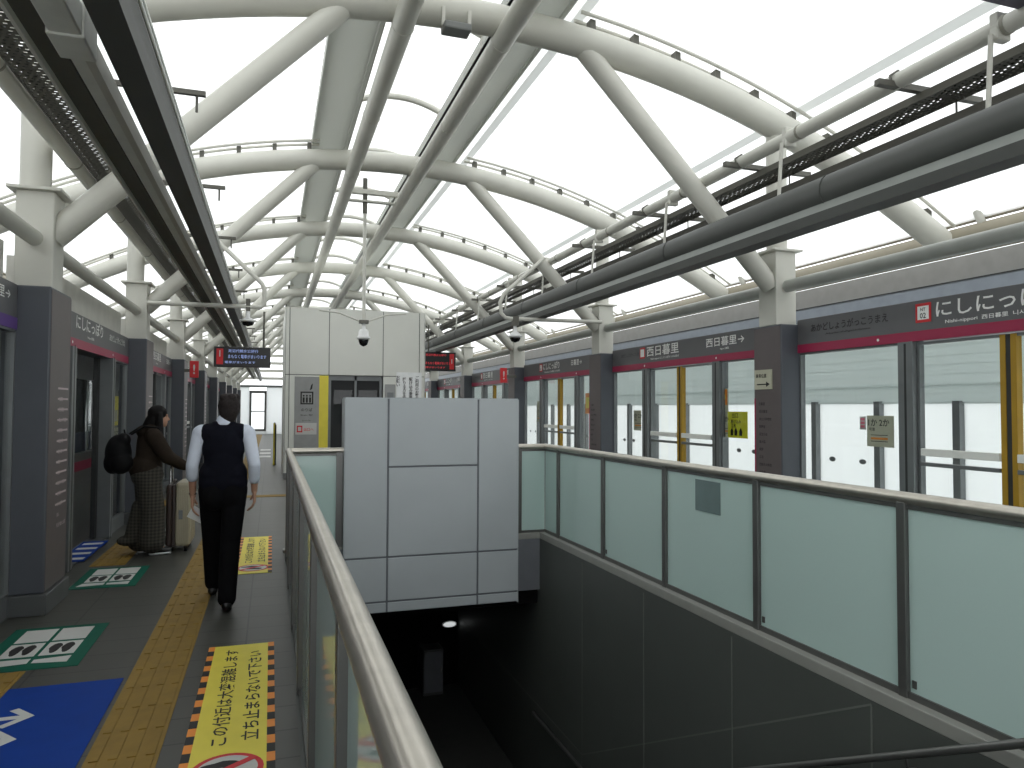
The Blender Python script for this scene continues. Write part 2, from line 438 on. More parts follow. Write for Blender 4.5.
# ridge skylight
def mon_z(x):
    return 6.02 - .38*(x-1.645)**2
mv = MB(); xs = [1.04 + 1.21*i/10 for i in range(11)]
vs = [(x, y, mon_z(x)+.05) for y in ys for x in xs]
mv._add(vs, [(j*11+i, j*11+i+1, (j+1)*11+i+1, (j+1)*11+i) for j in range(len(ys)-1) for i in range(10)], True)
struct(mv.build('roof_skylight', M_MEMB, fix=False))
k = 0
yy = 6.73 - SP*.75
while yy < 44:
    rb = MB().tube([(x, yy, mon_z(x)) for x in xs], .045, 10)
    rb.tube([(1.05, yy, 5.72), (1.05, yy, mon_z(1.05))], .025, 8).tube([(2.24, yy, 5.72), (2.24, yy, mon_z(2.24))], .025, 8)
    ob = rb.build('skylight_rib', M_STEEL)
    tag(ob, 'thin curved white rib under the ridge skylight, %s from the camera' % ORD[k], 'skylight rib', 'ribs of the ridge skylight')
    k += 1; yy += SP/2
pb = MB()
pb.box((1.30, YN, mon_z(1.32)-.06), (1.34, YF, mon_z(1.32))).box((1.09, YN, 5.78), (1.12, YF, 5.82))
tag(pb.build('skylight_purlin', M_STEEL_D), 'thin dark bar running lengthwise inside the ridge skylight', 'purlin')

# ---------------------------------------------------------------- arches
def arch(i, y):
    lab = 'white tubular roof arch with diagonal braces, %s from the camera' % ORD[max(0, i-1)] if i > 0 else 'white tubular roof arch with diagonal braces behind the camera'
    t = thing('roof_arch', (XC, y, 3.0), lab, 'roof arch', 'roof arches')
    xs = [XC-6.12 + 12.24*j/40 for j in range(41)]
    MB().tube([(x, y, arch_z(x)) for x in xs], .155, 18).build('arch_tube', M_STEEL, t)
    for sgn in (-1, 1):
        MB().tube([(XC+sgn*3.50, y, 2.98), (XC+sgn*1.22, y, 5.30)], .108, 16).build('diagonal_brace', M_STEEL, t)
        r = MB()
        seg = [1.15 + (6.15-1.15)*j/24 for j in range(25)]
        pts = [XC+sgn*o for o in seg]
        for dy in (-.09, .09):
            r.tube([(x, y+dy, arch_z(x)+.262) for x in pts], .022, 6)
        r.mat(1)
        for o in [1.3+.5*j for j in range(10)]:
            x = XC+sgn*o; z = arch_z(x)
            r.obox((x, y, z+.2), (.03, 0, -.1*.03*o*sgn), (0, .05, 0), (0, 0, .05))
        r.build('membrane_rail', [M_STEEL, M_BRACKET], t)
for i, y in enumerate(CY):
    if i >= 0: arch(i, y)

# ---------------------------------------------------------------- columns
STN = ['見沼代親水公園', '舎人', '舎人公園', '谷在家', '西新井大師西', '江北', '高野', '扇大橋', '足立小台', '熊野前', '赤土小学校前', '西日暮里', '日暮里']
LBL_R = {0: 'grey-clad column beside the fixed pane with the yellow-green poster, station list on its face',
         1: 'grey-clad column on the right, second along, beside the platform doors with kanji name',
         2: 'grey-clad column on the right carrying the small red projecting plate'}
LBL_L = {0: 'wide grey-clad column at the left edge of the picture with list of stations',
         1: 'grey-clad column just behind the woman in the brown coat',
         2: 'grey-clad column on the left carrying the small red projecting plate'}
def column(i, y, side):
    s = side
    if s > 0: face, back, cx, hw = CRX, CRX+.25, 5.40, .235
    else: face, back, cx, hw = CLX, CLX-.33, -1.80, .297
    k = i
    lab = (LBL_R if s > 0 else LBL_L).get(k) or 'grey-clad column with white steel top in the %s row, %s along' % ('right' if s > 0 else 'left', ORD[k] if k >= 0 else 'nearest')
    t = thing('platform_column', (cx, y, 0), lab, 'column', 'platform columns')
    y += .025 if s > 0 else 0
    b = MB().box((face, y-hw, .16), (back, y+hw, 2.53))
    b.build('cladding', M_CLAD, t, bev=.012)
    MB().rectp((face - s*.001, y, 0), (0, -s, 0), (0, 0, 1), -hw+.012, .17, hw-.012, 2.51, .003).build('face_panel', M_CLADB, t)
    MB().box((face-s*.025, y-hw-.035, 0), (back, y+hw+.035, .16)).build('plinth', M_PLINTH, t, bev=.008)
    MB().box((cx-.135, y-.15, 2.53), (cx+.135, y+.15, 3.31 if s < 0 else 3.35)).build('steel_box', M_STEEL, t, bev=.01)
    MB().box((cx-.19, y-.20, (3.31 if s < 0 else 3.35)), (cx+.19, y+.20, (3.335 if s < 0 else 3.375))).build('cap_plate', M_STEEL, t, bev=.004)
    MB().tube([(cx-(.04 if s < 0 else 0), y, 3.33), (cx-(.04 if s < 0 else 0), y, arch_z(cx)-.08)], .112, 18).build('steel_post', M_STEEL, t)
    if 0 <= k <= 3:
        L = MB(); r = (0, -s, 0); o = (face-s*.004, y, 0)
        for j, n in enumerate(STN):
            L.text(n, (face-s*.004, y+(.14 if s > 0 else -.02) , .62+.085*j), r, (0, 0, 1), h=.034, t=.002)
        L.mat(1)
        if s > 0: L.rectp(o, r, (0, 0, 1), -.222, .20, -.200, 1.72, .003)
        L.mat(2)
        if s < 0:
            for j in range(12): L.rectp(o, r, (0, 0, 1), -.06, .80+.085*j, .24, .815+.085*j, .002)
        L.build('station_list', [M_BLACK if s > 0 else M_DIMW, M_CRIM, M_DIMW], t)
    return t
for i in range(-1, 9):
    y = 6.73+SP*i
    column(i, y, 1); column(i, y, -1)

# ---------------------------------------------------------------- longitudinal steel
def pipe(name, x, z, r, m, label, cat, y0=YN, y1=YE, joints=None, n=16):
    t = thing(name, (x, y0, z), label, cat)
    MB().tube([(x, y0, z), (x, y1, z)], r, n).build('tube', m, t)
    if joints:
        for y in joints:
            MB().tube([(x, y-.012, z), (x, y+.012, z)], r+.005, n).build('collar', M_STEEL_D if name != 'ridge_pipe' else M_STEEL, t)
    return t
pipe('ridge_pipe', 1.14, 5.25, .105, M_STEEL, 'white ridge pipe left of the skylight, under the arches', 'roof pipe', joints=[4.5+2.27*k for k in range(6)])
pipe('ridge_pipe', 2.13, 5.25, .105, M_STEEL, 'white ridge pipe right of the skylight, under the arches', 'roof pipe', joints=[4.5+2.27*k for k in range(6)])
pipe('tie_pipe', -1.80, 2.93, .062, M_STEEL, 'white tie pipe running between the columns on the left', 'tie pipe')
pipe('tie_pipe', 5.42, 2.965, .07, M_GREYPIPE, 'grey tie pipe running between the columns on the right', 'tie pipe')
for x, lab in ((XE0, 'left'), (XE1, 'right')):
    t = thing('eave_beam', (x, YN, 3.6), 'weathered round eave beam along the roof edge on the %s' % lab, 'eave beam')
    MB().tube([(x, YN, 3.66), (x, YE, 3.66)], .17, 18).build('beam_tube', M_TAN, t)
    c = MB()
    c.box((x-.03, YN, 3.86), (x+.03, YE, 3.92)); c.build('edge_trim', M_TAN, t)
    for y in CY:
        for d in (-.45, .45):
            MB().tube([(x-.02, y+d, 3.76), (x-.12, y+d, 3.92), (x+.12, y+d*.9, 3.96)], .05, 8).build('membrane_clamp', M_STEEL, t)
pipe('conduit_pipe', -1.64, 3.70, .07, M_STEEL, 'white conduit pipe along the upper columns on the left', 'pipe', joints=[3.2+1.9*k for k in range(14)])
pipe('conduit_pipe', 4.42, 4.06, .062, M_STEEL, 'white conduit pipe above the cable trays on the right', 'pipe', joints=[3.3+1.9*k for k in range(14)])

def trough(xc, wf, label):
    # lighting trough: rounded body over a narrow lamp channel
    t = thing('lighting_trough', (xc, YN, 3.28), label, 'lighting trough')
    body = []
    for k in range(13):
        a = -.35*PI + (1.7*PI)*k/12
        body.append((xc + (.115 if wf == 1 else .062)*math.cos(a) - (0 if wf == 1 else .022), 3.335 + .135*math.sin(a)))
    MB().prism(body, YN, YE, True).build('housing', M_TROUGH, t)
    MB().prism([(xc-wf*(.075 if wf == 1 else .102), 3.235), (xc+wf*(.075 if wf == 1 else .102), 3.235), (xc+wf*.10, 3.165), (xc-wf*.10, 3.165)], YN, YE).build('diffuser', M_TROUGHL if wf == 1 else M_TROUGH, t)
    MB().prism([(xc-wf*.10, 3.165), (xc+wf*.10, 3.165), (xc+wf*.088, 3.085), (xc-wf*.088, 3.085)], YN, YE).build('lamp_channel', M_TROUGH, t)
    y = 4.6
    while y < YE:
        if wf == 1: MB().tube([(xc, y-.004, 3.335), (xc, y+.004, 3.335)], .122, 20, flat=1.13).build('joint_band', M_TROUGH, t)
        y += 2.4
    return t
trough(-.615, .72, 'long dark lighting trough hanging over the walkway on the left')
trough(4.20, 1.0, 'long dark lighting trough hanging on the right over the balustrade')
for j in range(14):
    y = 3.35 + 2.0*j
    h = thing('trough_hanger', (4.42, y, 3.47), 'white hanger rod with clamp above the right lighting trough, %s from the camera' % ORD[j], 'hanger', 'hangers of the right trough')
    MB().tube([(4.30, y, 3.45), (4.34, y, 4.0)], .016, 8).build('rod', M_STEEL, h)
    MB().box((4.36, y-.03, 3.97), (4.48, y+.03, 4.15)).build('clamp', M_STEEL, h, bev=.01)
    q = thing('trough_hanger', (-.62, y, 3.47), 'grey hanger bracket above the left lighting trough, %s from the camera' % ORD[j], 'hanger', 'hangers of the left trough')
    MB().box((-1.10, y-.62, 3.50), (-.41, y-.59, 3.53)).build('cross_bar', M_BRACKET, q)
    MB().tube([(-.46, y-.6, 3.40), (-.46, y-.6, 3.52)], .008, 6).tube([(-.95, y-.6, 3.33), (-.95, y-.6, 3.52)], .008, 6).build('rod', M_BRACKET, q)
for j in range(14):
    y = 4.15 + 1.9*j
    h = thing('strut_bracket', (4.7, y, 4.0), 'dark channel strut carrying the right cable trays, %s from the camera' % ORD[j], 'strut', 'struts under the right cable trays')
    MB().box((4.22, y-.025, 4.0), (5.25, y+.025, 4.045)).build('channel', M_BRACKET, h)
    MB().tube([(4.36, y, 4.0), (4.345, y, 4.09), (4.42, y, 4.14), (4.495, y, 4.09), (4.48, y, 4.0)], .01, 6).build('pipe_clip', M_BRACKET, h)
    MB().tube([(5.0, y, 3.87), (5.0, y, 4.0)], .008, 6).build('rod', M_BRACKET, h)
def tray(x0, x1, z, label, m=M_PERF):
    t = thing('cable_tray', ((x0+x1)/2, YN, z), label, 'cable tray')
    MB().box((x0, YN, z), (x1, YE, z+.006)).build('tray_bed', m, t)
    for x in (x0, x1):
        MB().box((x-.005, YN, z-.004), (x+.005, YE, z+.055)).build('side_rail', M_TRAY, t)
    c = MB()
    for j in range(2):
        xx = x0 + (x1-x0)*(.25+.2*j)
        c.tube([(xx, YN, z+.03), (xx, YE, z+.03)], .02, 6)
    c.build('cable_run', M_DARK, t)
    return t
tray(4.62, 4.90, 3.94, 'perforated dark cable tray beside the white pipe on the right')
tray(4.90, 5.10, 3.80, 'narrow cable tray just above the right lighting trough')
tray(-1.54, -1.33, 3.66, 'perforated dark cable tray beside the white pipe on the left')
t = thing('cable_trunking', (-.93, YN, 3.25), 'wide grey cable trunking with a bright lip above the left walkway', 'trunking')
MB().box((-1.055, YN, 3.20), (-1.038, YE, 3.32)).build('edge_lip', M_STEEL, t)
MB().box((-1.038, YN, 3.235), (-.93, YE, 3.32)).build('dark_channel', M_TRAY, t)
MB().box((-.93, YN, 3.20), (-.80, 3.62, 3.34)).box((-.94, 3.50, 3.19), (-.79, 3.74, 3.36)).build('cover_box', M_TRUNK, t, bev=.008)
MB().box((-.92, 3.74, 3.235), (-.855, YE, 3.32)).mat(1).box((-.855, 3.74, 3.225), (-.815, YE, 3.33)).build('main_duct', [M_TRUNK, M_STEEL], t)
t = thing('conduit_bundle', (-.47, YN, 3.3), 'pair of thin grey conduits beside the left lighting trough', 'conduit')
for x, z in ((-.532, 3.25), (-.545, 3.33)):
    MB().tube([(x, YN, z), (x, YE, z)], .009, 6).build('conduit_tube', M_TRUNK, t)

# ---------------------------------------------------------------- platform screen doors
def pdoor(k, side):
    s = side; Xw = XWR if s > 0 else XWL
    c = 4.46 + SP*k
    y0, y1 = (c - SP/2 + .262, c + SP/2 - .205) if s > 0 else (c - SP/2 + .299, c + SP/2 - .299)
    r = (0, -s, 0); U = (0, 0, 1)
    if s > 0:
        names = {0: 'platform screen doors with the large hiragana name sign, nearest on the right', 1: 'platform screen doors on the right under kanji name, yellow-green poster on its pane',
                 2: 'platform screen doors on the right between the second and third columns', 3: 'platform screen doors on the right just past the red projecting plate'}
    else:
        names = {0: 'platform screen doors with a purple band at the left edge', 1: 'open platform screen doors with the train door behind them on the left',
                 2: 'platform screen doors on the left behind the woman, between second and third columns'}
    lab = names.get(k, 'platform screen doors in the far %s wall, %s bay along' % ('right' if s > 0 else 'left', ORD[k]))
    t = thing('platform_screen_door', (Xw, c, 0), lab, 'platform door', 'platform screen doors')
    X = lambda d: Xw + s*d
    HB, HT = (2.216, 2.577) if s > 0 else (2.185, 2.53); HZ = HB - 2.216
    # header
    MB().box((X(0), y0, HB), (X(.22), y1, HT)).build('header_fascia', M_FASCIA, t, bev=.006)
    if s < 0: MB().box((X(.1), y0, HT), (X(.26), y1, 2.86)).build('upper_panel', M_UPPER, t)
    MB().box((X(-.004), y0, HB-.002), (X(.01), y1, HB+.088)).build('colour_band', M_PURPLE if (s < 0 and k == 0) else M_CRIM, t)
    L = MB(); o = X(-.001)
    def tx(b, yc, z, h, m, w=None, al='C'):
        L.mat(m); L.text(b, (o, yc, z+HZ), r, U, h=h, w=w, t=.003, align=al)
    if s > 0:
        if k % 2 == 0:
            cy = 4.25 if k == 0 else c
            if k == 0:
                tx('あかどしょうがっこうまえ', 5.80, 2.425, .085, 3, 1.02)
                tx('Akado-shōgakkōmae', 5.80, 2.375, .022, 3, .6)
            cs = cy+.655 if k == 0 else cy+.95
            L.mat(1).rectp((o, cs, 0), r, U, -.08, 2.375, .08, 2.545, .003)
            L.mat(0).rectp((o, cs, 0), r, U, -.058, 2.40, .058, 2.52, .005)
            L.mat(2).text('NT', (o-.003, cs, 2.475), r, U, h=.028, t=.003, align='C'); L.text('02', (o-.003, cs, 2.41), r, U, h=.048, t=.003, align='C')
            tx('にしにっぽり', cs-.13, 2.405, .145, 0, 1.08 if k == 0 else .92, 'L'); tx('Nishi-nippori  西日暮里  니시닛포리', cs-.22, 2.333, .044, 0, .85, 'L')
            if k > 0: tx('日暮里→', cy-.95, 2.42, .11, 0, .5)
        else:
            tx('あかどしょうがっこうまえ', c+1.42, 2.43, .06, 3, .62)
            L.mat(1).rectp((o, c+1.02, 0), r, U, -.08, 2.375, .08, 2.545, .003)
            L.mat(0).rectp((o, c+1.02, 0), r, U, -.058, 2.40, .058, 2.52, .005)
            tx('西日暮里', c+.42, 2.395, .155, 0, .92); tx('Nishi-nippori にしにっぽり 니시닛포리', c+.36, 2.333, .04, 0, .8)
            tx('西日暮里→', c-1.13, 2.41, .12, 0, .82); tx('Nippori 日暮里', c-1.13, 2.355, .032, 0)
    else:
        if k == 0: tx('日暮里→', c+1.55, 2.42, .09, 0, .5)
        elif k % 2 == 1:
            tx('にしにっぽり', c-.22, 2.41, .145, 0, 1.2); tx('Nishi-nippori 西日暮里', c-.2, 2.34, .034, 0)
            tx('あかどしょうがっこうまえ', c+1.22, 2.42, .085, 0, .95)
        else:
            tx('西日暮里', c, 2.41, .14, 0, .9); tx('Nishi-nippori', c, 2.34, .034, 0); tx('日暮里→', c+1.4, 2.42, .09, 0, .5)
    L.mat(0)
    for q in (-1, 1): L.plate((X(-.004), c+q*.95, HB+.044), r, U, [(.014*math.cos(a*PI/4), .014*math.sin(a*PI/4)) for a in range(8)], .003)
    L.build('name_lettering', [M_SIGNW, M_RED, M_BLACK, M_DIMPRINT], t)
    dc = 4.16 if (s > 0 and k == 0) else c
    is_open = (s < 0 and k == 1)
    LW, MW = .86, .16; D = -.03 if s > 0 else -.045
    # mullions and end posts
    for q in (-1, 1):
        ym0, ym1 = dc + q*LW, dc + q*(LW+MW)
        MB().box((X(D+.02), ym0, 0), (X(D+.16), ym1, HB)).mat(1).box((X(D+.018), (ym0+ym1)/2-.012, 0), (X(D+.02), (ym0+ym1)/2+.012, 2.2)).build('mullion', [M_FRAME, M_DARK], t, bev=.006)
        ye = y1 if q > 0 else y0
        pa, pb = sorted((ym1, ye))
        fr = MB()
        fr.box((X(D+.05), pa, 0), (X(D+.11), pb, .18)).box((X(D+.05), pa, HB-.022), (X(D+.11), pb, HB))
        fr.box((X(D+.05), pa, .18), (X(D+.11), pa+.022, HB-.022)).box((X(D+.05), pb-.025, .18), (X(D+.11), pb, HB-.022))
        fo = fr.build('fixed_pane', M_FRAME, t)
        MB().box((X(D+.075), pa+.022, .18), (X(D+.085), pb-.025, HB-.022)).build('glass', M_GLASS, fo)
        # dark oval stickers on the pane
        stk = MB()
        for d in (.36, .66):
            if pb-pa > .8:
                yy = pa + (pb-pa)*d
                stk.plate((X(D+.073), yy, 1.085), r, U, [(.045*math.cos(a*PI/6), .026*math.sin(a*PI/6)) for a in range(12)], .001)
        if stk.v: stk.build('pane_sticker', M_FRAME, fo)
        # door leaf
        la, lb = sorted((dc + q*.022, dc + q*(LW-.005)))
        if is_open: la, lb = la + q*.80, lb + q*.80
        dx = D+.07 if not is_open else D+.17
        df = MB()
        df.box((X(dx), la, .02), (X(dx+.05), lb, .20)).box((X(dx), la, HB-.035), (X(dx+.05), lb, HB-.012))
        df.box((X(dx), la, .20), (X(dx+.05), la+.025, HB-.035)).box((X(dx), lb-.025, .20), (X(dx+.05), lb, HB-.035))
        leaf = df.build('door_leaf', M_FRAME, t)
        MB().box((X(dx+.02), la+.025, .20), (X(dx+.03), lb-.025, HB-.035)).build('glass', M_GLASS, leaf)
        MB().box((X(dx-.03), la+.05, 1.19), (X(dx), lb-.05, 1.255)).mat(1).box((X(dx-.03), la+.05, 1.10), (X(dx), lb-.05, 1.135)).build('push_bar', [M_TRUNK, M_FRAME], leaf, bev=.004)
        e0 = la if q > 0 else lb
        MB().box((X(dx-.012), e0, .02), (X(dx+.052), e0+q*.045, 2.2)).build('edge_strip', M_GOLD if s > 0 else M_DARK, leaf)
        MB().box((X(dx-.005), e0-q*.022, .02), (X(dx+.04), e0, 2.2)).build('rubber_seal', M_DARK, leaf)
    MB().box((X(.0), y0, 0), (X(.22), y1, .012)).build('threshold', M_PLINTH, t)
    return t
for k in range(0, 9):
    pdoor(k, 1); pdoor(k, -1)

# ---------------------------------------------------------------- notices on panes and columns
def notice(name, x, y, z, w, h, s, label, cat, mats, fn=None, d=.006):
    """flat sheet on a wall seen from the platform; y is its left edge, z its bottom"""
    t = thing(name, (x, y, z), label, cat)
    r = (0, -s, 0); U = (0, 0, 1)
    MB().rectp((x, y, z), r, U, 0, 0, w, h, d).build('sheet', mats[0], t)
    if fn:
        m = MB(); fn(m, (x - s*d, y, z), r, U); m.build('print', mats[1:], t)
    return t
PX = XWR + .068
def p_arrow(m, o, r, U):
    m.mat(0).text('1か 2か', Vector(o)+Vector(r)*.02+Vector(U)*.20, r, U, h=.07, t=.002)
    m.text('号車', Vector(o)+Vector(r)*.03+Vector(U)*.15, r, U, h=.035, t=.002)
    m.rectp(o, r, U, .05, .05, .25, .056, .002).rectp(o, r, U, .05, .11, .25, .116, .002)
    m.mat(1).rectp(o, r, U, .05, .07, .25, .09, .002)
notice('car_number_notice', PX, 5.625, 1.24, .32, .30, 1, 'cream notice with car numbers on the pane right of the near column', 'notice', [M_CREAM, M_BLACK, M_ORANGE], p_arrow)
notice('pink_tag', PX, 5.715, 1.40, .075, .13, 1, 'small pink tag stuck beside the cream car number notice', 'tag', [M_WHITE, M_PINK],
       lambda m, o, r, U: [m.rectp(o, r, U, .012, .02+.035*j, .063, .045+.035*j, .002) for j in range(3)])
def p_poster(m, o, r, U):
    m.mat(0).text('出口', Vector(o)+Vector(r)*.09+Vector(U)*.25, r, U, h=.065, t=.002)
    m.text('駆け込み\n注意', Vector(o)+Vector(r)*.07+Vector(U)*.13, r, U, h=.10, t=.002)
    for x in (.06, .14, .24):
        m.plate(Vector(o)+Vector(r)*x+Vector(U)*.03, r, U, [(0, 0), (.05, 0), (.06, .05), (.03, .10), (0, .06)], .002)
notice('yellow_poster', PX, 7.90, 1.235, .40, .33, 1, 'yellow-green poster on the pane left of the near right column', 'poster', [M_YEL2, M_BLACK], p_poster)
notice('car_number_notice', PX, 8.15, 1.235, .24, .31, 1, 'cream car number notice left of the yellow-green poster', 'notice', [M_CREAM, M_BLACK, M_ORANGE], p_arrow)
notice('orange_poster', PX, 8.10, 1.55, .20, .31, 1, 'small orange poster above the cream car number notice', 'poster', [M_CREAM, M_ORANGE, M_YEL],
       lambda m, o, r, U: (m.rectp(o, r, U, .01, .10, .19, .30, .002), m.mat(1), m.plate(Vector(o)+Vector(r)*.1+Vector(U)*.20, r, U, [(.06*math.cos(a*PI/5), .06*math.sin(a*PI/5)) for a in range(10)], .004)))
notice('car_number_notice', PX, 10.43, 1.25, .24, .32, 1, 'cream car number notice on the pane right of the second column', 'notice', [M_CREAM, M_BLACK, M_ORANGE], p_arrow)
notice('car_number_notice', PX, 14.9, 1.30, .30, .45, 1, 'cream notice on the pane right of the third column', 'notice', [M_CREAM, M_BLACK, M_ORANGE], p_arrow)
notice('orange_poster', PX, 12.32, 1.50, .27, .38, 1, 'small orange poster on the pane left of the second right column', 'poster', [M_ORANGE, M_YEL],
       lambda m, o, r, U: m.rectp(o, r, U, .03, .1, .19, .3, .002))
# white plate fixed over the face of the near right column
t = thing('column_notice', (CRX-.01, 6.7, 1.83), 'cream plate with an arrow fixed to the near right column', 'notice')
MB().rectp((CRX-.004, 6.955, 1.82), (0, -1, 0), (0, 0, 1), 0, 0, .29, .22, .015).build('sheet', M_CREAM, t)
m = MB().text('乗車位置', (CRX-.02, 6.93, 1.95), (0, -1, 0), (0, 0, 1), h=.045, t=.001)
m.rectp((CRX-.02, 6.91, 1.87), (0, -1, 0), (0, 0, 1), 0, 0, .16, .012, .002).plate((CRX-.02, 6.75, 1.876), (0, -1, 0), (0, 0, 1), [(0, -.03), (.06, 0), (0, .03)], .002)
m.build('print', M_BLACK, t)
# red projecting plates
for (x, y, s, lab) in ((CRX, 15.5, 1, 'small red plate projecting from the third right column'), (CLX, 15.5, -1, 'small red plate projecting from the third left column')):
    t = thing('red_plate', (x, y, 2.1), lab, 'sign')
    xa, xb = (x-.38, x-.23) if s > 0 else (x+.10, x+.26)
    MB().box((xa, y-.03, 2.17), (xb, y+.03, 2.50)).build('plate', M_RED, t, bev=.004)
    MB().box((min(xa, x), y-.02, 2.28), (max(xb, x), y+.02, 2.34)).build('bracket', M_BRACKET, t)
    MB().text('!', ((xa+xb)/2, y-.032, 2.24), (1, 0, 0), (0, 0, 1), h=.19, t=.002, align='C').build('symbol', M_WHITE, t)
# posters on the left door panes
notice('yellow_poster', XWL-.07, 10.45, 1.35, .28, .38, -1, 'narrow yellow poster on the left pane behind the woman', 'poster', [M_YEL, M_CREAM],
       lambda m, o, r, U: m.rectp(o, r, U, .04, .05, .24, .2, .002))
notice('car_number_notice', XWL-.07, 10.45, 1.02, .30, .30, -1, 'cream notice under the yellow poster on the left pane', 'notice', [M_CREAM, M_BLACK, M_ORANGE], p_arrow)

# ---------------------------------------------------------------- outer track walls
def outer(X, s, label):
    t = thing('track_wall', (X, 5, -1.2), label, 'track wall')
    y0, y1 = YN-4, YF+18
    MB().box((X+s*.03, y0, -1.2), (X+s*.05, y1, 1.70)).build('clear_panel', M_SCREEN, t)
    sl = MB(); z = 1.70
    j = 0
    while z < 3.1:
        sl.box((X+s*.004*(j % 2), y0, z), (X+s*.02, y1, z+.066)); z += .065; j += 1
    sl.build('louvre_panel', M_SLAT, t)
    MB().box((X-s*.02, y0, 3.1), (X+s*.03, y1, 3.34)).mat(1).box((X-s*.03, y0, 3.335), (X+s*.03, y1, 3.35)).build('coping_strip', [M_BLUEG, M_DARK], t)
    MB().box((X-s*.01, y0, 1.685), (X+s*.05, y1, 1.705)).box((X-s*.012, y0, 1.93), (X+s*.0, y1, 1.95)).build('transom', M_SLAT, t)
    j = 0; y = 7.34-1.345*7
    while y < y1 and j < 40:
        MB().box((X-s*.06, y-.055, -1.2), (X+s*.06, y+.055, 1.72)).build('post', M_FRAME, t); y += 1.345; j += 1
    MB().box((X+s*.12, y0, 3.35), (X+s*.5, y1, 3.70)).build('top_beam', M_BEAMG, t)
    return t
outer(8.8, 1, 'pale louvred track wall beyond the right platform doors')
outer(-5.2, -1, 'pale louvred track wall beyond the train on the left')

# ---------------------------------------------------------------- train
def train():
    XI = -2.30
    t = thing('train', (-3.3, 9, -.9), 'silver train standing behind the left platform doors with its door open', 'train')
    cars = [(0.2, 8.8), (9.2, 17.8), (18.2, 26.8)]
    y0, y1 = 0.0, 26.8
    door_c = [4.46-.0 + SP*j for j in range(0, 5)]
    # near side wall with door openings
    wlm = MB(); prev = y0; wins = []
    for dcc in door_c:
        a, b = dcc-.75, dcc+.75
        wlm.box((XI, prev, 0), (XI-.08, a, 1.0)).box((XI, prev, 1.95), (XI-.08, a, 2.35)).box((XI, prev, 1.0), (XI-.08, prev+.3, 1.95)).box((XI, a-.3, 1.0), (XI-.08, a, 1.95))
        wins.append((prev+.3, a-.3)); prev = b
        wlm.box((XI, a, 2.02), (XI-.08, b, 2.35))
    wlm.box((XI, prev, 0), (XI-.08, y1, 2.35)).box((XI, y0, -.8), (XI-.08, y1, .0))
    wlm.build('side_wall', M_TRAIN, t)
    for a, b in wins:
        MB().box((XI-.03, a, 1.0), (XI-.04, b, 1.95)).build('window_glass', M_GLASS, t)
        MB().box((XI-.01, (a+b)/2-.02, 1.0), (XI-.05, (a+b)/2+.02, 1.95)).build('window_bar', M_SILVER, t)
    MB().box((XI+.004, y0, .78), (XI-.01, door_c[0]-.75, .9)).box((XI+.004, door_c[1]+.75, .78), (XI-.01, door_c[2]-.75, .9)).box((XI+.004, door_c[0]+.75, .78), (XI-.01, door_c[1]-.75, .9)).build('crimson_stripe', M_CRIM, t)
    MB().box((XI-.08, y0, -.1), (-4.6, y1, 0.0)).build('car_floor', M_TRAIND, t)
    MB().prism([(XI, 2.3), (-2.5, 2.62), (-4.3, 2.62), (-4.66, 2.3)], y0, y1).build('car_roof', M_TRAIN, t)
    MB().box((-4.58, y0, 0), (-4.66, y1, .85)).box((-4.58, y0, 1.75), (-4.66, y1, 2.35)).build('far_wall', M_TRAIND, t)
    fw = MB()
    y = y0
    while y < y1:
        fw.box((-4.58, y, .85), (-4.66, y+.9, 1.75)); y += 2.27
    fw.build('window_pillar', M_TRAIND, t)
    MB().box((-4.61, y0, .85), (-4.63, y1, 1.75)).build('window_glass', M_GLASS, t)
    MB().box((XI, y0, 0), (-4.6, y0+.06, 2.35)).build('end_wall', M_TRAIND, t)
    MB().box((XI, y1-.06, 0), (-4.6, y1, 2.35)).build('end_wall', M_TRAIND, t)
    for j, dcc in enumerate(door_c):
        if j == 1: 
            for q in (.45, 2.75):
                MB().tube([(XI-.2, dcc+q, 0), (XI-.2, dcc+q, 2.3)], .018, 8).build('grab_pole', M_SILVER, t)
            continue
        for q in (-1, 1):
            a, b = sorted((dcc+q*.005, dcc+q*.75))
            d = MB().box((XI-.02, a, 0), (XI-.06, b, .75)).box((XI-.02, a, 1.85), (XI-.06, b, 2.02)).box((XI-.02, a, .75), (XI-.06, a+.12, 1.85)).box((XI-.02, b-.12, .75), (XI-.06, b, 1.85))
            lf = d.build('train_door', M_TRAIN, t)
            MB().box((XI-.035, a+.12, .75), (XI-.045, b-.12, 1.85)).build('glass', M_GLASS, lf)
    for dcc in door_c[:-1]:
        a, b = dcc+1.0, dcc+SP-1.0
        MB().box((XI-.1, a, .0), (XI-.5, b, .42)).box((XI-.1, a, .42), (XI-.2, b, .95)).build('seat_bench', M_SEAT, t, bev=.04)
        MB().box((-4.56, a, .0), (-4.15, b, .42)).box((-4.56, a, .42), (-4.46, b, .95)).build('seat_bench', M_SEAT, t, bev=.04)
    MB().box((XI-.02, door_c[1]-.75, 0.0), (XI-.10, door_c[1]+.75, .02)).build('door_sill', M_SILVER, t)
train()

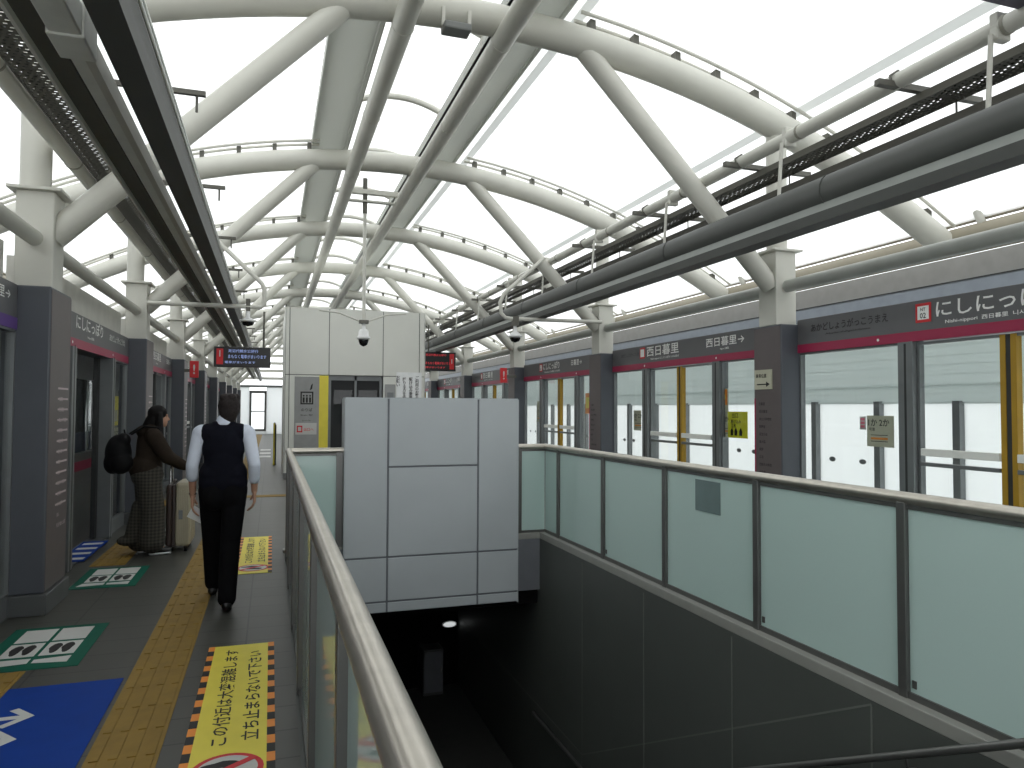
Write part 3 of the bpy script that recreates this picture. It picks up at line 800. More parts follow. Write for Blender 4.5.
# ---------------------------------------------------------------- balustrades
PY = [8.33, 7.924, 6.715, 5.498, 4.26, 3.033, 1.81, .60, -.6]
def balustrade(x, s, label, zr):
    t = thing('balustrade', (x, 4, 0), label, 'balustrade')
    MB().tube([(x, SY1, zr), (x, -1.0, zr)], .037, 20, flat=.93).build('handrail', M_STAIN, t)
    b = .075 if s > 0 else .0
    MB().box((x-.02, -1, b), (x+.02, SY1, b+.035)).build('base_channel', M_STAIN2, t)
    for j in range(len(PY)-1):
        g = MB().box((x-.006, PY[j+1]+.03, b+.035), (x+.006, PY[j]-.03 if j else SY1-.012, zr-.055)).build('glass_pane', M_FROST, t)
        if s > 0 and j in (2, 4, 5):
            MB().box((x-.012, PY[j]-.07, b+.06), (x+.012, PY[j]-.045, b+.10)).build('pane_clip', M_STAIN2, g)
    for j, y in enumerate(PY):
        if j == 0: continue
        MB().box((x-.032, y-.028, b), (x+.028, y+.028, zr-.02)).build('post', M_STAIN2, t, bev=.004)
    MB().box((x-.014, -1, zr-.055), (x+.014, SY1, zr-.03)).build('top_channel', M_STAIN2, t)
    return t
balustrade(.189, -1, 'glass balustrade with steel handrail right beside the camera', 1.11)
bR = balustrade(3.235, 1, 'glass balustrade with steel handrail along the right side of the stairwell', 1.125)
tag(MB().box((3.221, 4.70, .795), (3.228, 5.03, 1.04)).build('pane_label', M_FILM), 'dark grey square film stuck on a pane of the right balustrade', 'label')
for (x0, x1, lab, zz) in ((.189, .80, 'short end balustrade left of the grey bulkhead', 0.03), (2.84, 3.235, 'short end balustrade right of the grey bulkhead', .075)):
    t = thing('balustrade', ((x0+x1)/2, SY1, 0), lab, 'balustrade')
    zr = 1.11 if x0 < 1 else 1.125
    MB().tube([(x0, SY1, zr), (x1, SY1, zr)], .034, 16).build('handrail', M_STAIN, t)
    MB().box((x0+.012, SY1-.006, zz+.03), (x1-(.06 if x0 < 1 else .012), SY1+.006, zr-.055)).build('glass_pane', M_FROST, t)
    MB().box((x0, SY1-.02, zz), (x1, SY1+.02, zz+.03)).build('base_channel', M_STAIN2, t)
    px = x1-.05 if x0 < 1 else x0+.03
    MB().box((px-.045, SY1-.03, zz), (px+.045, SY1+.03, zr-.02)).build('post', M_STAIN2, t)
    MB().box((x0, SY1-.014, zr-.055), (x1, SY1+.014, zr-.03)).build('top_channel', M_STAIN2, t)
# stair handrail
hz = lambda y: .142 - .53*(y-2.346)
t = thing('stair_handrail', (3.09, 2.3, 0), 'thin steel handrail sloping down inside the stairwell on the right', 'handrail')
MB().tube([(3.14, .55, hz(1.0)), (3.10, .56, hz(1.0)), (3.08, .62, hz(1.0)), (3.08, 1.0, hz(1.0)), (3.08, 6.4, hz(6.4)), (3.08, 6.8, hz(6.6)), (3.08, SY1, hz(6.6))], .02, 14).build('rail', M_STAIN2, t)
for y in (2.9, 4.2, 5.5):
    MB().tube([(3.08, y, hz(y)-.01), (3.09, y, hz(y)-.07), (3.15, y, hz(y)-.08)], .008, 6).build('bracket', M_STAIN2, t)

# ---------------------------------------------------------------- bulkhead box over the stairs
t = thing('stair_bulkhead', (1.82, 8.35, -.72), 'large pale grey panelled box hanging over the far end of the stairwell', 'bulkhead')
X0, X1, Z0, Z1, Yb = .795, 2.83, -.725, 1.70, 8.27
xs = [X0, 1.27, 2.335, X1]; zs = [Z0, -.60, -.10, .92, Z1]
MB().box((X0+.01, Yb+.012, Z0+.005), (X1-.01, Yb+.08, .085)).box((X0+.01, Yb+.012, .085), (X1-.01, Yb+.35, Z1-.005)).build('core_box', M_BULKJ, t)
def pn(i, j0, j1):
    g = .011
    MB().box((xs[i]+(g if i else 0), Yb, zs[j0]+g), (xs[i+1]-(g if i < 2 else 0), Yb+.02, zs[j1]-(g if j1 < 4 else 0))).build('panel', M_BULK, t, bev=.004)
for i in range(3):
    pn(i, 0, 1); pn(i, 1, 2)
    if i == 1: pn(i, 2, 3); pn(i, 3, 4)
    else: pn(i, 2, 4)
MB().box((X0, Yb, Z1), (X1, Yb+.36, Z1+.012)).build('top_cover', M_BULK, t)
for xa in (X0-.012, X1):
    MB().box((xa, Yb, Z0), (xa+.012, Yb+.08, .085)).box((xa, Yb, .085), (xa+.012, Yb+.36, Z1)).build('side_panel', M_BULK, t)
# glowing oval added in place of a reflection under the bulkhead
t = thing('reflection_disc', (2.99, SY1+3.98, -2.16), 'small glowing oval added for a reflection, on the dark wall deep under the grey bulkhead', 'light')
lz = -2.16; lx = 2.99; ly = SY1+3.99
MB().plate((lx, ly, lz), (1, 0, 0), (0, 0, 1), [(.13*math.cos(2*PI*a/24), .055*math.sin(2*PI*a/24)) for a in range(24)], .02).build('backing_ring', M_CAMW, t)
MB().plate((lx, ly-.02, lz), (1, 0, 0), (0, 0, 1), [(.11*math.cos(2*PI*a/24), .042*math.sin(2*PI*a/24)) for a in range(24)], .012).build('lens', mat('reflection_glow', rgb(225, 230, 230), .5, emit=.7), t)  # emission stands in for the reflected bright spot
t = thing('storage_cabinet', (2.62, SY1+3.8, -3.2), 'dim grey cabinet standing in the dark lower hall under the bulkhead', 'cabinet')
MB().box((2.46, SY1+3.6, -3.2), (2.80, SY1+3.97, -2.45)).build('body', M_PLINTH, t, bev=.01)
MB().box((2.475, SY1+3.575, -3.14), (2.785, SY1+3.6, -2.48)).build('door', M_SLAB, t, bev=.005)
MB().box((2.74, SY1+3.555, -2.85), (2.76, SY1+3.575, -2.72)).build('handle', M_SILVER, t)

# ---------------------------------------------------------------- lift
LY = 17.0; LX0, LX1, LZ = .28, 3.46, 3.86
t = thing('lift_shaft', (1.85, LY, 0), 'white panelled lift shaft behind the grey bulkhead', 'lift')
xs = [LX0+.09, 1.24, 2.47, 3.33, LX1]
core = MB().box((LX0+.01, LY+.03, 0), (1.235, LY+3.2, LZ-.01)).box((2.475, LY+.03, 0), (LX1-.01, LY+3.2, LZ-.01)).box((1.235, LY+.03, 2.33), (2.475, LY+3.2, LZ-.01)).box((1.235, LY+.6, 0), (2.475, LY+3.2, 2.33))
core.build('shaft_core', M_LIFTJ, t)
def lp(x0, x1, z0, z1, m=M_LIFT, nm='wall_panel'):
    MB().box((x0+.008, LY, z0+.008), (x1-.008, LY+.035, z1-.008)).build(nm, m, t, bev=.006)
for i in range(4): lp(xs[i], xs[i+1], 2.33, LZ)
lp(LX0, xs[0], 0, 2.33); lp(LX0, xs[0], 2.33, LZ)
lp(xs[2], xs[3], 0, 2.33); lp(xs[3], LX1, 0, 2.33)
MB().box((LX0-.01, LY, 0), (LX0, LY+3.2, LZ)).build('side_panel', M_LIFT, t); MB().box((LX1, LY, 0), (LX1+.01, LY+3.2, LZ)).build('side_panel', M_LIFT, t)
MB().box((LX0-.01, LY, LZ-.01), (LX1+.01, LY+3.2, LZ)).build('roof_panel', M_LIFT, t)
lp(xs[0], xs[1], 0, 2.33, M_LIFT, 'wall_panel')
sg = MB().rectp((.49, LY-.004, .05), (1, 0, 0), (0, 0, 1), 0, 0, .54, 2.24, .008).build('sign_panel', M_LIFTG, t)
s = MB(); o = Vector((.76, LY-.012, 0)); r = Vector((1, 0, 0)); U = Vector((0, 0, 1))
s.rectp(o, r, U, -.14, 1.66, .14, 1.69, .002).rectp(o, r, U, -.14, 1.92, .14, 1.95, .002).rectp(o, r, U, -.14, 1.66, -.11, 1.95, .002).rectp(o, r, U, .11, 1.66, .14, 1.95, .002)
for x in (-.07, 0, .07):
    s.rectp(o, r, U, x-.022, 1.70, x+.022, 1.82, .002).plate(o+r*x+U*1.855, r, U, [(.022*math.cos(a*PI/4), .022*math.sin(a*PI/4)) for a in range(8)], .002)
s.build('lift_pictogram', M_BLACK, sg); s = MB()
s.plate(o+r*.06+U*1.98, r, U, [(0, 0), (.05, .03), (.07, .16), (.03, .12)], .002).build('arrow_mark', M_BLACK, sg); s = MB()
s.text('のりば', o+U*1.50, r, U, h=.075, t=.002, align='C'); s.text('Elevator / 电梯', o+U*1.40, r, U, h=.04, t=.002, align='C')
s.text('エレベーター', o+U*1.28, r, U, h=.03, t=.002, align='C')
s.build('lettering', M_BLACK, sg)
pl = MB().rectp((.52, LY-.013, .98), r, U, 0, 0, .46, .26, .006).build('exit_plate', M_WHITE, sg)
MB().rectp((.55, LY-.02, 1.03), r, U, 0, 0, .12, .15, .003).mat(1).rectp((.575, LY-.024, 1.06), r, U, 0, 0, .07, .09, .003).mat(0).text('出口へ', (.70, LY-.02, 1.06), r, U, h=.07, t=.003).build('plate_print', [M_RED, M_WHITE], pl)
MB().rectp((1.03, LY-.006, .0), r, U, 0, 0, .20, 2.32, .01).build('yellow_stripe', M_YEL, t)
dr = MB().box((1.245, LY+.12, 2.22), (2.465, LY+.2, 2.33)).box((1.245, LY+.12, 0), (1.30, LY+.2, 2.22)).box((2.41, LY+.12, 0), (2.465, LY+.2, 2.22)).box((1.83, LY+.12, 0), (1.88, LY+.2, 2.33)).build('door_frame', M_FRAME, t)
MB().box((1.30, LY+.15, 0), (1.83, LY+.17, 2.22)).build('door_panel', M_TRAIND, t)
MB().box((1.88, LY+.16, 0), (2.41, LY+.18, 2.22)).build('door_panel', M_TRAIND, t)
MB().box((1.36, LY+.14, 1.2), (1.78, LY+.15, 2.0)).box((1.93, LY+.15, 1.2), (2.36, LY+.16, 2.0)).build('door_window', M_GLASS, t)
MB().box((2.52, LY-.03, 1.0), (2.76, LY, 2.14)).mat(1).box((2.57, LY-.034, 1.5), (2.72, LY-.03, 1.95)).build('call_panel', [M_LIFTG, M_FRAME], t, bev=.006)
MB().box((LX0-.015, LY-.015, 0), (LX0+.10, LY+.0, .12)).box((xs[2], LY-.012, 0), (LX1+.012, LY, .12)).build('base_trim', M_FRAME, t)
# white vertical-writing notice on the lift wall
t = thing('vertical_notice', (3.07, LY-.02, 1.2), 'white sheet with vertical black writing on the lift wall right of its door', 'notice')
MB().rectp((2.785, LY-.004, 1.0), r, U, 0, 0, .60, 1.43, .012).build('sheet', M_PAPER, t)
m = MB()
for j, tx_ in enumerate(('ご利用の\nお客様へ', '駆け込み乗車\nはおやめ下さい', '降りる方を先に\nお通し下さい', 'お願い')):
    m.text('\n'.join(tx_.replace('\n', '')), (3.32-.15*j, LY-.017, (2.36 if j else 2.38)-.088*len(tx_.replace('\n', ''))), r, U, h=.084*len(tx_.replace('\n', '')), t=.002, align='R', space=.9)
m.build('print', M_BLACK, t)

# ---------------------------------------------------------------- hanging LED signs
def led(x0, x1, y, z0, z1, label, red_left, hx):
    t = thing('departure_display', ((x0+x1)/2, y, z0), label, 'display')
    MB().box((x0, y, z0), (x1, y+.16, z1)).build('case', M_LED, t, bev=.012)
    m = MB(); xr = x0+.05 if red_left else x1-.17
    m.rectp((xr, y-.002, 0), r, U, 0, z0+.05, .12, z1-.04, .003)
    m.mat(1).text('1', (xr+.06, y-.006, z0+.20), r, U, h=.12, t=.002, align='C')
    m.build('track_number', [M_RED, M_WHITE], t)
    q = MB().text('見沼代親水公園行', (x0+.26, y-.003, z1-.11), r, U, h=.06, t=.002, w=min(.55, x1-x0-.45))
    q.text('まもなく電車がまいります', (x0+.26, y-.003, z0+.17), r, U, h=.075, t=.002, w=x1-x0-.34)
    q.text('電車がまいります', (x0+.20, y-.003, z0+.07), r, U, h=.05, t=.002, w=(x1-x0-.34)*.8)
    q.build('display_text', M_LEDTXT if red_left else M_LEDRED, t)
    for x in hx:
        MB().tube([(x, y+.08, z1), (x, y+.08, z1+.72)], .02, 8).build('hanger_pole', M_BRACKET, t)
    return t
led(-1.07, -.03, 15.0, 2.37, 2.765, 'black departure display hanging over the left walkway near the lift', True, (-.16,))
led(3.55, 4.62, 18.6, 2.56, 3.06, 'black departure display hanging past the lift on the right', False, (3.9,))
# underside of a sign hung high on the right, at the picture's top corner
t = thing('hanging_sign', (4.3, 3.08, 4.09), 'dark hanging sign whose underside shows above the right white pipe', 'sign')
sb = MB().box((3.80, 2.95, 4.09), (4.95, 3.20, 4.50)).build('case', mat('sign_violet_grey', rgb(92, 88, 104), .5), t, bev=.01)
for x in (4.15, 4.8): MB().tube([(x, 3.08, 4.5), (x, 3.08, arch_z(x)+.1)], .02, 8).build('hanger_pole', M_BRACKET, t)

# ---------------------------------------------------------------- dome cameras, brackets
def dome(x, y, zt, h, label, stays=None):
    t = thing('dome_camera', (x, y, zt-h), label, 'security camera')
    MB().lathe((x, y, zt-h), [(.0, h), (.03, h), (.03, h-.09), (.06, h-.10), (.085, h-.14), (.09, h*.45), (.115, h*.42), (.115, h*.34), (.09, h*.30)], 20).build('housing', M_CAMW, t)
    MB().lathe((x, y, zt-h), [(.085, h*.32), (.085, h*.22), (.065, h*.08), (.03, 0.01), (0, 0)], 20).build('dome', M_CAMB, t)
    return t
px, py = 1.51, 12.75
pt = thing('camera_mast', (px, py, 3.1), 'white pole hanging from the ridge with two angled stays above the lift front', 'mast')
MB().tube([(px, py, 5.35), (px, py, 3.12)], .03, 10).build('pole', M_STEEL, pt)
MB().tube([(px, py, 5.62), (px, py, 5.0)], .04, 10).build('dark_sleeve', M_BRACKET, pt)
MB().box((1.14, py-.05, 5.34), (2.13, py+.05, 5.42)).box((1.14, py-.05, 5.20), (2.13, py+.05, 5.23)).build('cross_beam', M_STEEL, pt)
MB().box((px-.08, py-.05, 3.06), (px+.08, py+.05, 3.12)).build('mount_plate', M_BRACKET, pt)
for q in (-1, 1):
    MB().tube([(px+q*.06, py, 3.10), (px+q*.42, py+.05, 3.24), (px+q*.75, py+.05, 3.27)], .014, 8).build('stay', M_STEEL, pt)
dome(px, py, 3.06, .40, 'white dome camera hanging in front of the lift shaft')
ay = CY[3] - .19
at_ = thing('camera_gantry', (5.2, ay, 3.2), 'white bent pipe arm reaching inward from the second right column', 'camera bracket')
MB().tube([(5.28, ay, 3.06), (3.68, ay, 3.045), (3.57, ay, 3.06), (3.50, ay, 3.13), (3.48, ay, 3.30), (3.54, ay, 3.44), (4.28, ay+.1, 4.10)], .032, 12).build('arm_pipe', M_STEEL, at_)
MB().box((3.69, ay-.04, 2.93), (3.79, ay+.04, 3.09)).build('mount_plate', M_BRACKET, at_)
dome(3.74, ay, 2.93, .27, 'white dome camera under the bent arm on the right')
al = thing('camera_gantry', (-1.6, ay, 3.1), 'white pipe arm reaching inward from the second left column', 'camera bracket')
MB().tube([(-1.66, ay, 3.04), (-.16, ay, 3.05), (-.12, ay, 3.09), (-.12, ay, 3.32), (-.16, ay, 3.40), (-.80, ay+.1, 4.02)], .032, 12).build('arm_pipe', M_STEEL, al)
MB().box((-.37, ay-.03, 2.98), (-.31, ay+.03, 3.16)).build('mount_plate', M_BRACKET, al)
dome(-.34, ay, 2.98, .22, 'dome camera under the pipe arm on the left')
fb = thing('floodlight', (1.55, 6.45, 5.1), 'small grey floodlight box under the nearest visible arch at the ridge', 'light')
MB().box((1.46, 6.38, 5.10), (1.72, 6.56, 5.17)).build('lamp_body', M_BOX, fb, bev=.015)
MB().box((1.45, 6.45, 5.15), (1.48, 6.5, 5.33)).box((1.70, 6.45, 5.15), (1.73, 6.5, 5.33)).build('bracket', M_STEEL, fb)

# ---------------------------------------------------------------- floor markings
def tact(x0, y0, y1, label, bars=4, wd=.31):
    t = MB(); t.box((x0, y0, 0), (x0+wd, y1, .004))
    t.mat(1)
    y = y0
    while y < y1-.02:
        e = min(y1, y+.30)
        for j in range(bars):
            xx = x0 + wd*(j+.5)/bars
            t.box((xx-.019, y+.012, .004), (xx+.019, e-.012, .009))
        y += .30
    tag(t.build('tactile_paving', [M_TACT, M_TACT]), label, 'tactile paving')
tact(-.775, YN, YF-2, 'yellow tactile paving running the length of the left walkway')
for k, (a, b, lab) in enumerate(((3.4, 5.1, 'yellow tactile patch at the left edge beside the blue sticker'), (8.2, 9.65, 'yellow tactile patch in front of the open train door'), (12.8, 14.2, 'yellow tactile patch before the next door beyond the woman'))):
    tact(-1.70, a, b, lab, 4, .32)
tl = MB().box((-.44, 13.6, 0), (3.1, 13.9, .005)); tag(tl.build('tactile_paving', M_TACT), 'yellow tactile paving strip crossing the floor in front of the lift', 'tactile paving')

def warn(x0, x1, y0, y1, label):
    t = thing('floor_sign', ((x0+x1)/2, (y0+y1)/2, 0), label, 'floor sign', 'yellow floor signs')
    w_, h_ = x1-x0, y1-y0
    MB().box((x0, y0, .001), (x1, y1, .004)).build('sheet', M_YEL, t)
    n = 22; d = .038
    for xe in (x0, x1-d):
        e = MB()
        for j in range(n):
            e.mat(j % 2).box((xe, y0 + h_*j/n, .0035), (xe+d, y0 + h_*(j+1)/n, .0055))
        e.build('hazard_edge', [M_BLACK, M_ORANGE], t)
    L = MB(); R_ = Vector((0, 1, 0)); UU = Vector((-1, 0, 0))
    L.text('この付近は大変混雑します', (x0+w_*.47, y0+.50, .004), R_, UU, h=.085, w=h_-.60, t=.001)
    L.text('立ち止まらないで下さい', (x0+w_*.82, y0+.52, .004), R_, UU, h=.085, w=h_-.68, t=.001)
    L.build('lettering', M_BLACK, t)
    cx, cy = (x0+x1)/2, y0+.25
    p = MB()
    circ = lambda rr, n=28: [(rr*math.cos(2*PI*a/n), rr*math.sin(2*PI*a/n)) for a in range(n)]
    ex, ey = Vector((1, 0, 0)), Vector((0, 1, 0))
    p.mat(0).plate((cx, cy, .004), ex, ey, circ(.155), .001); p.mat(1).plate((cx, cy, .0045), ex, ey, circ(.13), .0012)
    p.mat(2)
    for (dx, dy) in ((-.02, .045), (.01, -.05)):
        p.plate((cx+dx, cy+dy, .0055), ex, ey, [(.095*math.cos(2*PI*a/16)*(1 if math.cos(2*PI*a/16) < 0 else .8), .032*math.sin(2*PI*a/16)*(1.2 if math.cos(2*PI*a/16) > 0 else .8)) for a in range(16)], .001)
    p.mat(0); dd = Vector((.12, .09, 0)); p.obox((cx, cy, .0072), dd, Vector((-.011, .014, 0)), (0, 0, .0006))
    p.build('prohibition_mark', [M_RED, M_WHITE, M_BLACK], t)
warn(-.367, .04, 3.21, 5.22, 'yellow floor sign with black writing, nearest to the camera beside the balustrade')
warn(-.33, .028, 7.41, 9.46, 'yellow floor sign lying ahead to the right of the walking man')

def green(x0, x1, y0, y1, label):
    t = thing('queue_sticker', ((x0+x1)/2, (y0+y1)/2, 0), label, 'floor sticker', 'green queue stickers')
    MB().box((x0, y0, .001), (x1, y1, .004)).build('sheet', M_GREEN, t)
    ex, ey = Vector((1, 0, 0)), Vector((0, 1, 0))
    p = MB(); q = MB(); w_ = x1-x0; h_ = y1-y0
    for j in (0, 1):
        a = x0 + w_*(.14 + .38*j); b = a + w_*.34
        p.box((a, y0+h_*.62, .004), (b, y0+h_*.93, .0052)).box((a, y0+h_*.28, .004), (b, y0+h_*.58, .0052))
        p.plate((a, y0+h_*.10, .004), ex, ey, [(0 if j else -.03, .03 if j else .0), (w_*.34, .0 if j else .03), (w_*.34, h_*.13), (0, h_*.13 if not j else h_*.10)], .0012)
        c = ((a+b)/2, y0+h_*.43)
        for dx in (-.036, .036):
            q.plate((c[0]+dx, c[1], .0052), ex, ey, [(.034*math.cos(2*PI*k/14)*(1.1 if math.sin(2*PI*k/14) > 0 else .8), .105*math.sin(2*PI*k/14)) for k in range(14)], .001)
    p.build('white_boxes', M_WHITE, t); q.build('footprint_marks', M_BLACK, t)
green(-1.70, -1.11, 5.12, 6.05, 'green floor sticker with white boxes and footprints, near the wide left column')
green(-1.66, -1.13, 7.22, 8.08, 'green floor sticker with footprints in front of the woman with suitcase')
green(-1.66, -1.13, 9.75, 10.5, 'green floor sticker beyond the woman with the suitcase')
t = thing('boarding_sticker', (-1.1, 4, 0), 'large blue floor sticker with white arrows at the lower left', 'floor sticker')
MB().box((-1.38, 3.0, .0012), (-.80, 4.80, .0042)).mat(0).build('sheet', M_BLUE, t)
ex, ey = Vector((1, 0, 0)), Vector((0, 1, 0))
for cy in (4.36, 4.08):
    MB().plate((-1.375, cy, .0042), ex, ey, [(0, .022), (.17, .022), (.10, .10), (.135, .125), (.24, 0), (.135, -.125), (.10, -.10), (.17, -.022), (0, -.022)], .001).build('arrow_mark', M_WHITE, t)
a = MB()
t = thing('door_sticker', (-1.93, 9, 0), 'small blue sticker with white lines at the open train door sill', 'floor sticker')
MB().box((-2.06, 8.45, .0125), (-1.80, 9.65, .0145)).build('sheet', M_BLUE, t)
a = MB()
for j in range(4): MB().box((-2.03, 8.55+.29*j, .0145), (-1.83, 8.66+.29*j, .0155)).build('white_line', M_WHITE, t)

# ---------------------------------------------------------------- far end of the platform
EY = 45.0
t = thing('end_screen', (-.5, EY, 0), 'pale end screen with a framed glass door closing the far end of the walkway', 'screen')
MB().box((-1.9, EY, 0), (-1.22, EY+.06, 2.75)).box((-.28, EY, 0), (4.5, EY+.06, 2.75)).box((-1.22, EY, 0), (-.28, EY+.06, .18)).build('panel', M_SCREEN, t)
MB().box((-1.22, EY-.03, .18), (-1.10, EY+.07, 2.5)).box((-.40, EY-.03, .18), (-.28, EY+.07, 2.5)).box((-1.22, EY-.03, 2.4), (-.28, EY+.07, 2.55)).box((-1.10, EY-.03, .18), (-.40, EY+.07, .30)).box((-1.10, EY-.03, 1.3), (-.40, EY+.07, 1.36)).build('door_frame', M_STAIN2, t)
MB().box((-1.10, EY+.01, .30), (-.40, EY+.02, 2.4)).build('door_glass', M_GLASS, t)
MB().box((-1.9, EY-.05, 2.75), (4.5, EY+.1, 2.88)).build('header_beam', M_FRAME, t)
for z in (3.2, 3.65, 4.1, 4.55, 5.0):
    MB().box((-1.9, EY, z), (4.9, EY+.12, z+.16)).build('louvre_bar', M_STEEL, t)
t = thing('side_rail', (.1, 22, 0), 'dark guard rail with yellow end post beside the far side of the lift', 'guard rail')
for y in (21.0, 22.2, 23.4): MB().box((.08, y-.03, 0), (.14, y+.03, 1.1)).build('post', M_DARK, t)
MB().box((.10, 21.0, .12), (.12, 23.4, 1.05)).build('infill_panel', M_STAIN2, t)
MB().tube([(.11, 20.9, 1.1), (.11, 23.5, 1.1)], .025, 8).build('rail', M_DARK, t)
MB().box((.06, 20.88, 0), (.10, 20.94, 1.15)).build('yellow_post', M_YEL, t)
for j, yv in enumerate((24.2, 26.0, 28.0)):
    tag(MB().box((-.36, yv, .001), (.0, yv+.8, .004)).build('floor_sticker', M_WHITE), 'white floor sticker far along the walkway, %s past the lift' % ORD[j], 'floor sticker')

# ---------------------------------------------------------------- people
def cap_geo(p0, p1, r0, r1, n=14, rings=5):
    p0, p1 = Vector(p0), Vector(p1); ax = p1-p0; L = ax.length
    m = MB()
    if L < 1e-6: ax = Vector((0, 0, 1)); L = 0
    prof = [(r0*math.cos(a), r0*math.sin(a)) for a in [-PI/2 + PI/2*k/rings for k in range(rings+1)]]
    prof += [(r1*math.cos(a), L + r1*math.sin(a)) for a in [PI/2*k/rings for k in range(rings+1)]]
    prof = [(max(r, 1e-5), z) for r, z in prof]
    m.lathe(p0, prof, n, axis=ax)
    return m
def organic(name, prims, voxel, smooth, material, parent, xf, subs=0):
    """union of tapered limbs and ellipsoids melted into one continuous surface"""
    allv, allf = [], []
    for p in prims:
        if p[0] == 'c':
            m = cap_geo(p[1], p[2], p[3], p[4]); v = [Vector(q) for q in m.v]; f = m.f
            if len(p) > 5:              # flatten about the axis start: scale x,y
                c = (Vector(p[1])+Vector(p[2]))/2
                v = [Vector((c.x+(q.x-c.x)*p[5][0], c.y+(q.y-c.y)*p[5][1], q.z)) for q in v]
        else:
            m = MB(); n = 20; prof = [(max(1e-5, math.cos(a)), math.sin(a)) for a in [-PI/2+PI*k/12 for k in range(13)]]
            m.lathe((0, 0, 0), prof, n)
            R = p[3] if len(p) > 3 else Matrix.Identity(3)
            v = [Vector(p[1]) + R @ Vector((q[0]*p[2][0], q[1]*p[2][1], q[2]*p[2][2])) for q in m.v]; f = m.f
        o = len(allv); allv += [xf @ q for q in v]; allf += [tuple(i+o for i in g) for g in f]
    me = bpy.data.meshes.new(name); off = OFF[parent.name]
    me.from_pydata([q-off for q in allv], [], allf)
    bm = bmesh.new(); bm.from_mesh(me); bmesh.ops.remove_doubles(bm, verts=bm.verts, dist=1e-5); bmesh.ops.recalc_face_normals(bm, faces=bm.faces); bm.to_mesh(me); bm.free()
    ob = bpy.data.objects.new(name, me); COL.objects.link(ob)
    rmd = ob.modifiers.new('melt', 'REMESH'); rmd.mode = 'VOXEL'; rmd.voxel_size = voxel; rmd.use_smooth_shade = True
    smd = ob.modifiers.new('soften', 'SMOOTH'); smd.factor = .5; smd.iterations = smooth
    dg = bpy.context.evaluated_depsgraph_get(); dg.update()
    ev = bpy.data.meshes.new_from_object(ob.evaluated_get(dg))
    ob.modifiers.clear(); ob.data = ev; bpy.data.meshes.remove(me)
    ev.materials.clear(); ev.materials.append(material)
    for p in ev.polygons: p.use_smooth = True
    ob.parent = parent; OFF[ob.name] = off
    return ob
def V(*a): return Vector(a)
def hand(wrist, d, palm_n, thumb_side, curl, sc=1.0):
    """prims for a hand: d = wrist to fingers, palm_n = palm normal (fingers curl towards it), thumb_side = direction of the thumb"""
    w = V(*wrist); d = V(*d).normalized(); t = V(*thumb_side).normalized(); n = V(*palm_n).normalized()
    P = []
    kn = w + d*.085*sc
    for k in range(4):
        o = (1.5-k)*.019*sc
        P.append(('c', w + d*.015*sc + t*o*.7, kn + t*o, .015*sc, .0125*sc))
    ln = (.040, .045, .042, .033)
    for k in range(4):
        o = (1.5-k)*.0205*sc; p = kn + t*o; dd = d.copy(); 
        for j in range(3):
            a = curl*(.7+.25*j+.06*k)
            dd = (dd*math.cos(a) + n*math.sin(a)).normalized()
            q = p + dd*ln[k]*sc*(1, .7, .55)[j]
            P.append(('c', p, q, (.0098-.001*j)*sc, (.009-.001*j)*sc)); p = q
            n2 = (n*math.cos(a) - d*math.sin(a)); 
    b = w + d*.03*sc + t*.03*sc
    m = b + (d*.6 + t*.55 + n*.35).normalized()*.038*sc
    e = m + (d*.85 + t*.1 + n*.45).normalized()*.03*sc
    P += [('c', w + d*.02*sc + t*.012*sc, b, .017*sc, .013*sc), ('c', b, m, .0125*sc, .011*sc), ('c', m, e, .0108*sc, .009*sc)]
    return P

def face_prims(c, f, r, hs=1.0):
    """head about centre c, f = facing direction, r = the head's own left side"""
    c = V(*c); f = V(*f).normalized(); u = V(0, 0, 1); l = u.cross(f).normalized()
    R = Matrix((l, f, u)).transposed()
    g = lambda x, y, z: c + l*x*hs + f*y*hs + u*z*hs
    P = [('e', g(0, -.012, .025), (.076*hs, .094*hs, .092*hs), R), ('e', g(0, .018, -.035), (.062*hs, .072*hs, .082*hs), R),
         ('e', g(0, .05, -.088), (.030*hs, .032*hs, .026*hs), R),
         ('c', g(0, .085, .012), g(0, .102, -.022), .008*hs, .014*hs), ('c', g(-.012, .09, -.026), g(.012, .09, -.026), .009*hs, .009*hs),
         ('c', g(-.02, .080, -.058), g(.02, .080, -.058), .008*hs, .008*hs), ('c', g(-.016, .078, -.068), g(.016, .078, -.068), .008*hs, .008*hs),
         ('c', g(-.045, .072, .026), g(.045, .072, .026), .012*hs, .012*hs)]
    for q in (-1, 1):
        P.append(('e', g(q*.078, -.005, -.01), (.010*hs, .020*hs, .032*hs), R))
        P.append(('e', g(q*.031, .074, .006), (.014*hs, .010*hs, .008*hs), R))
    return P

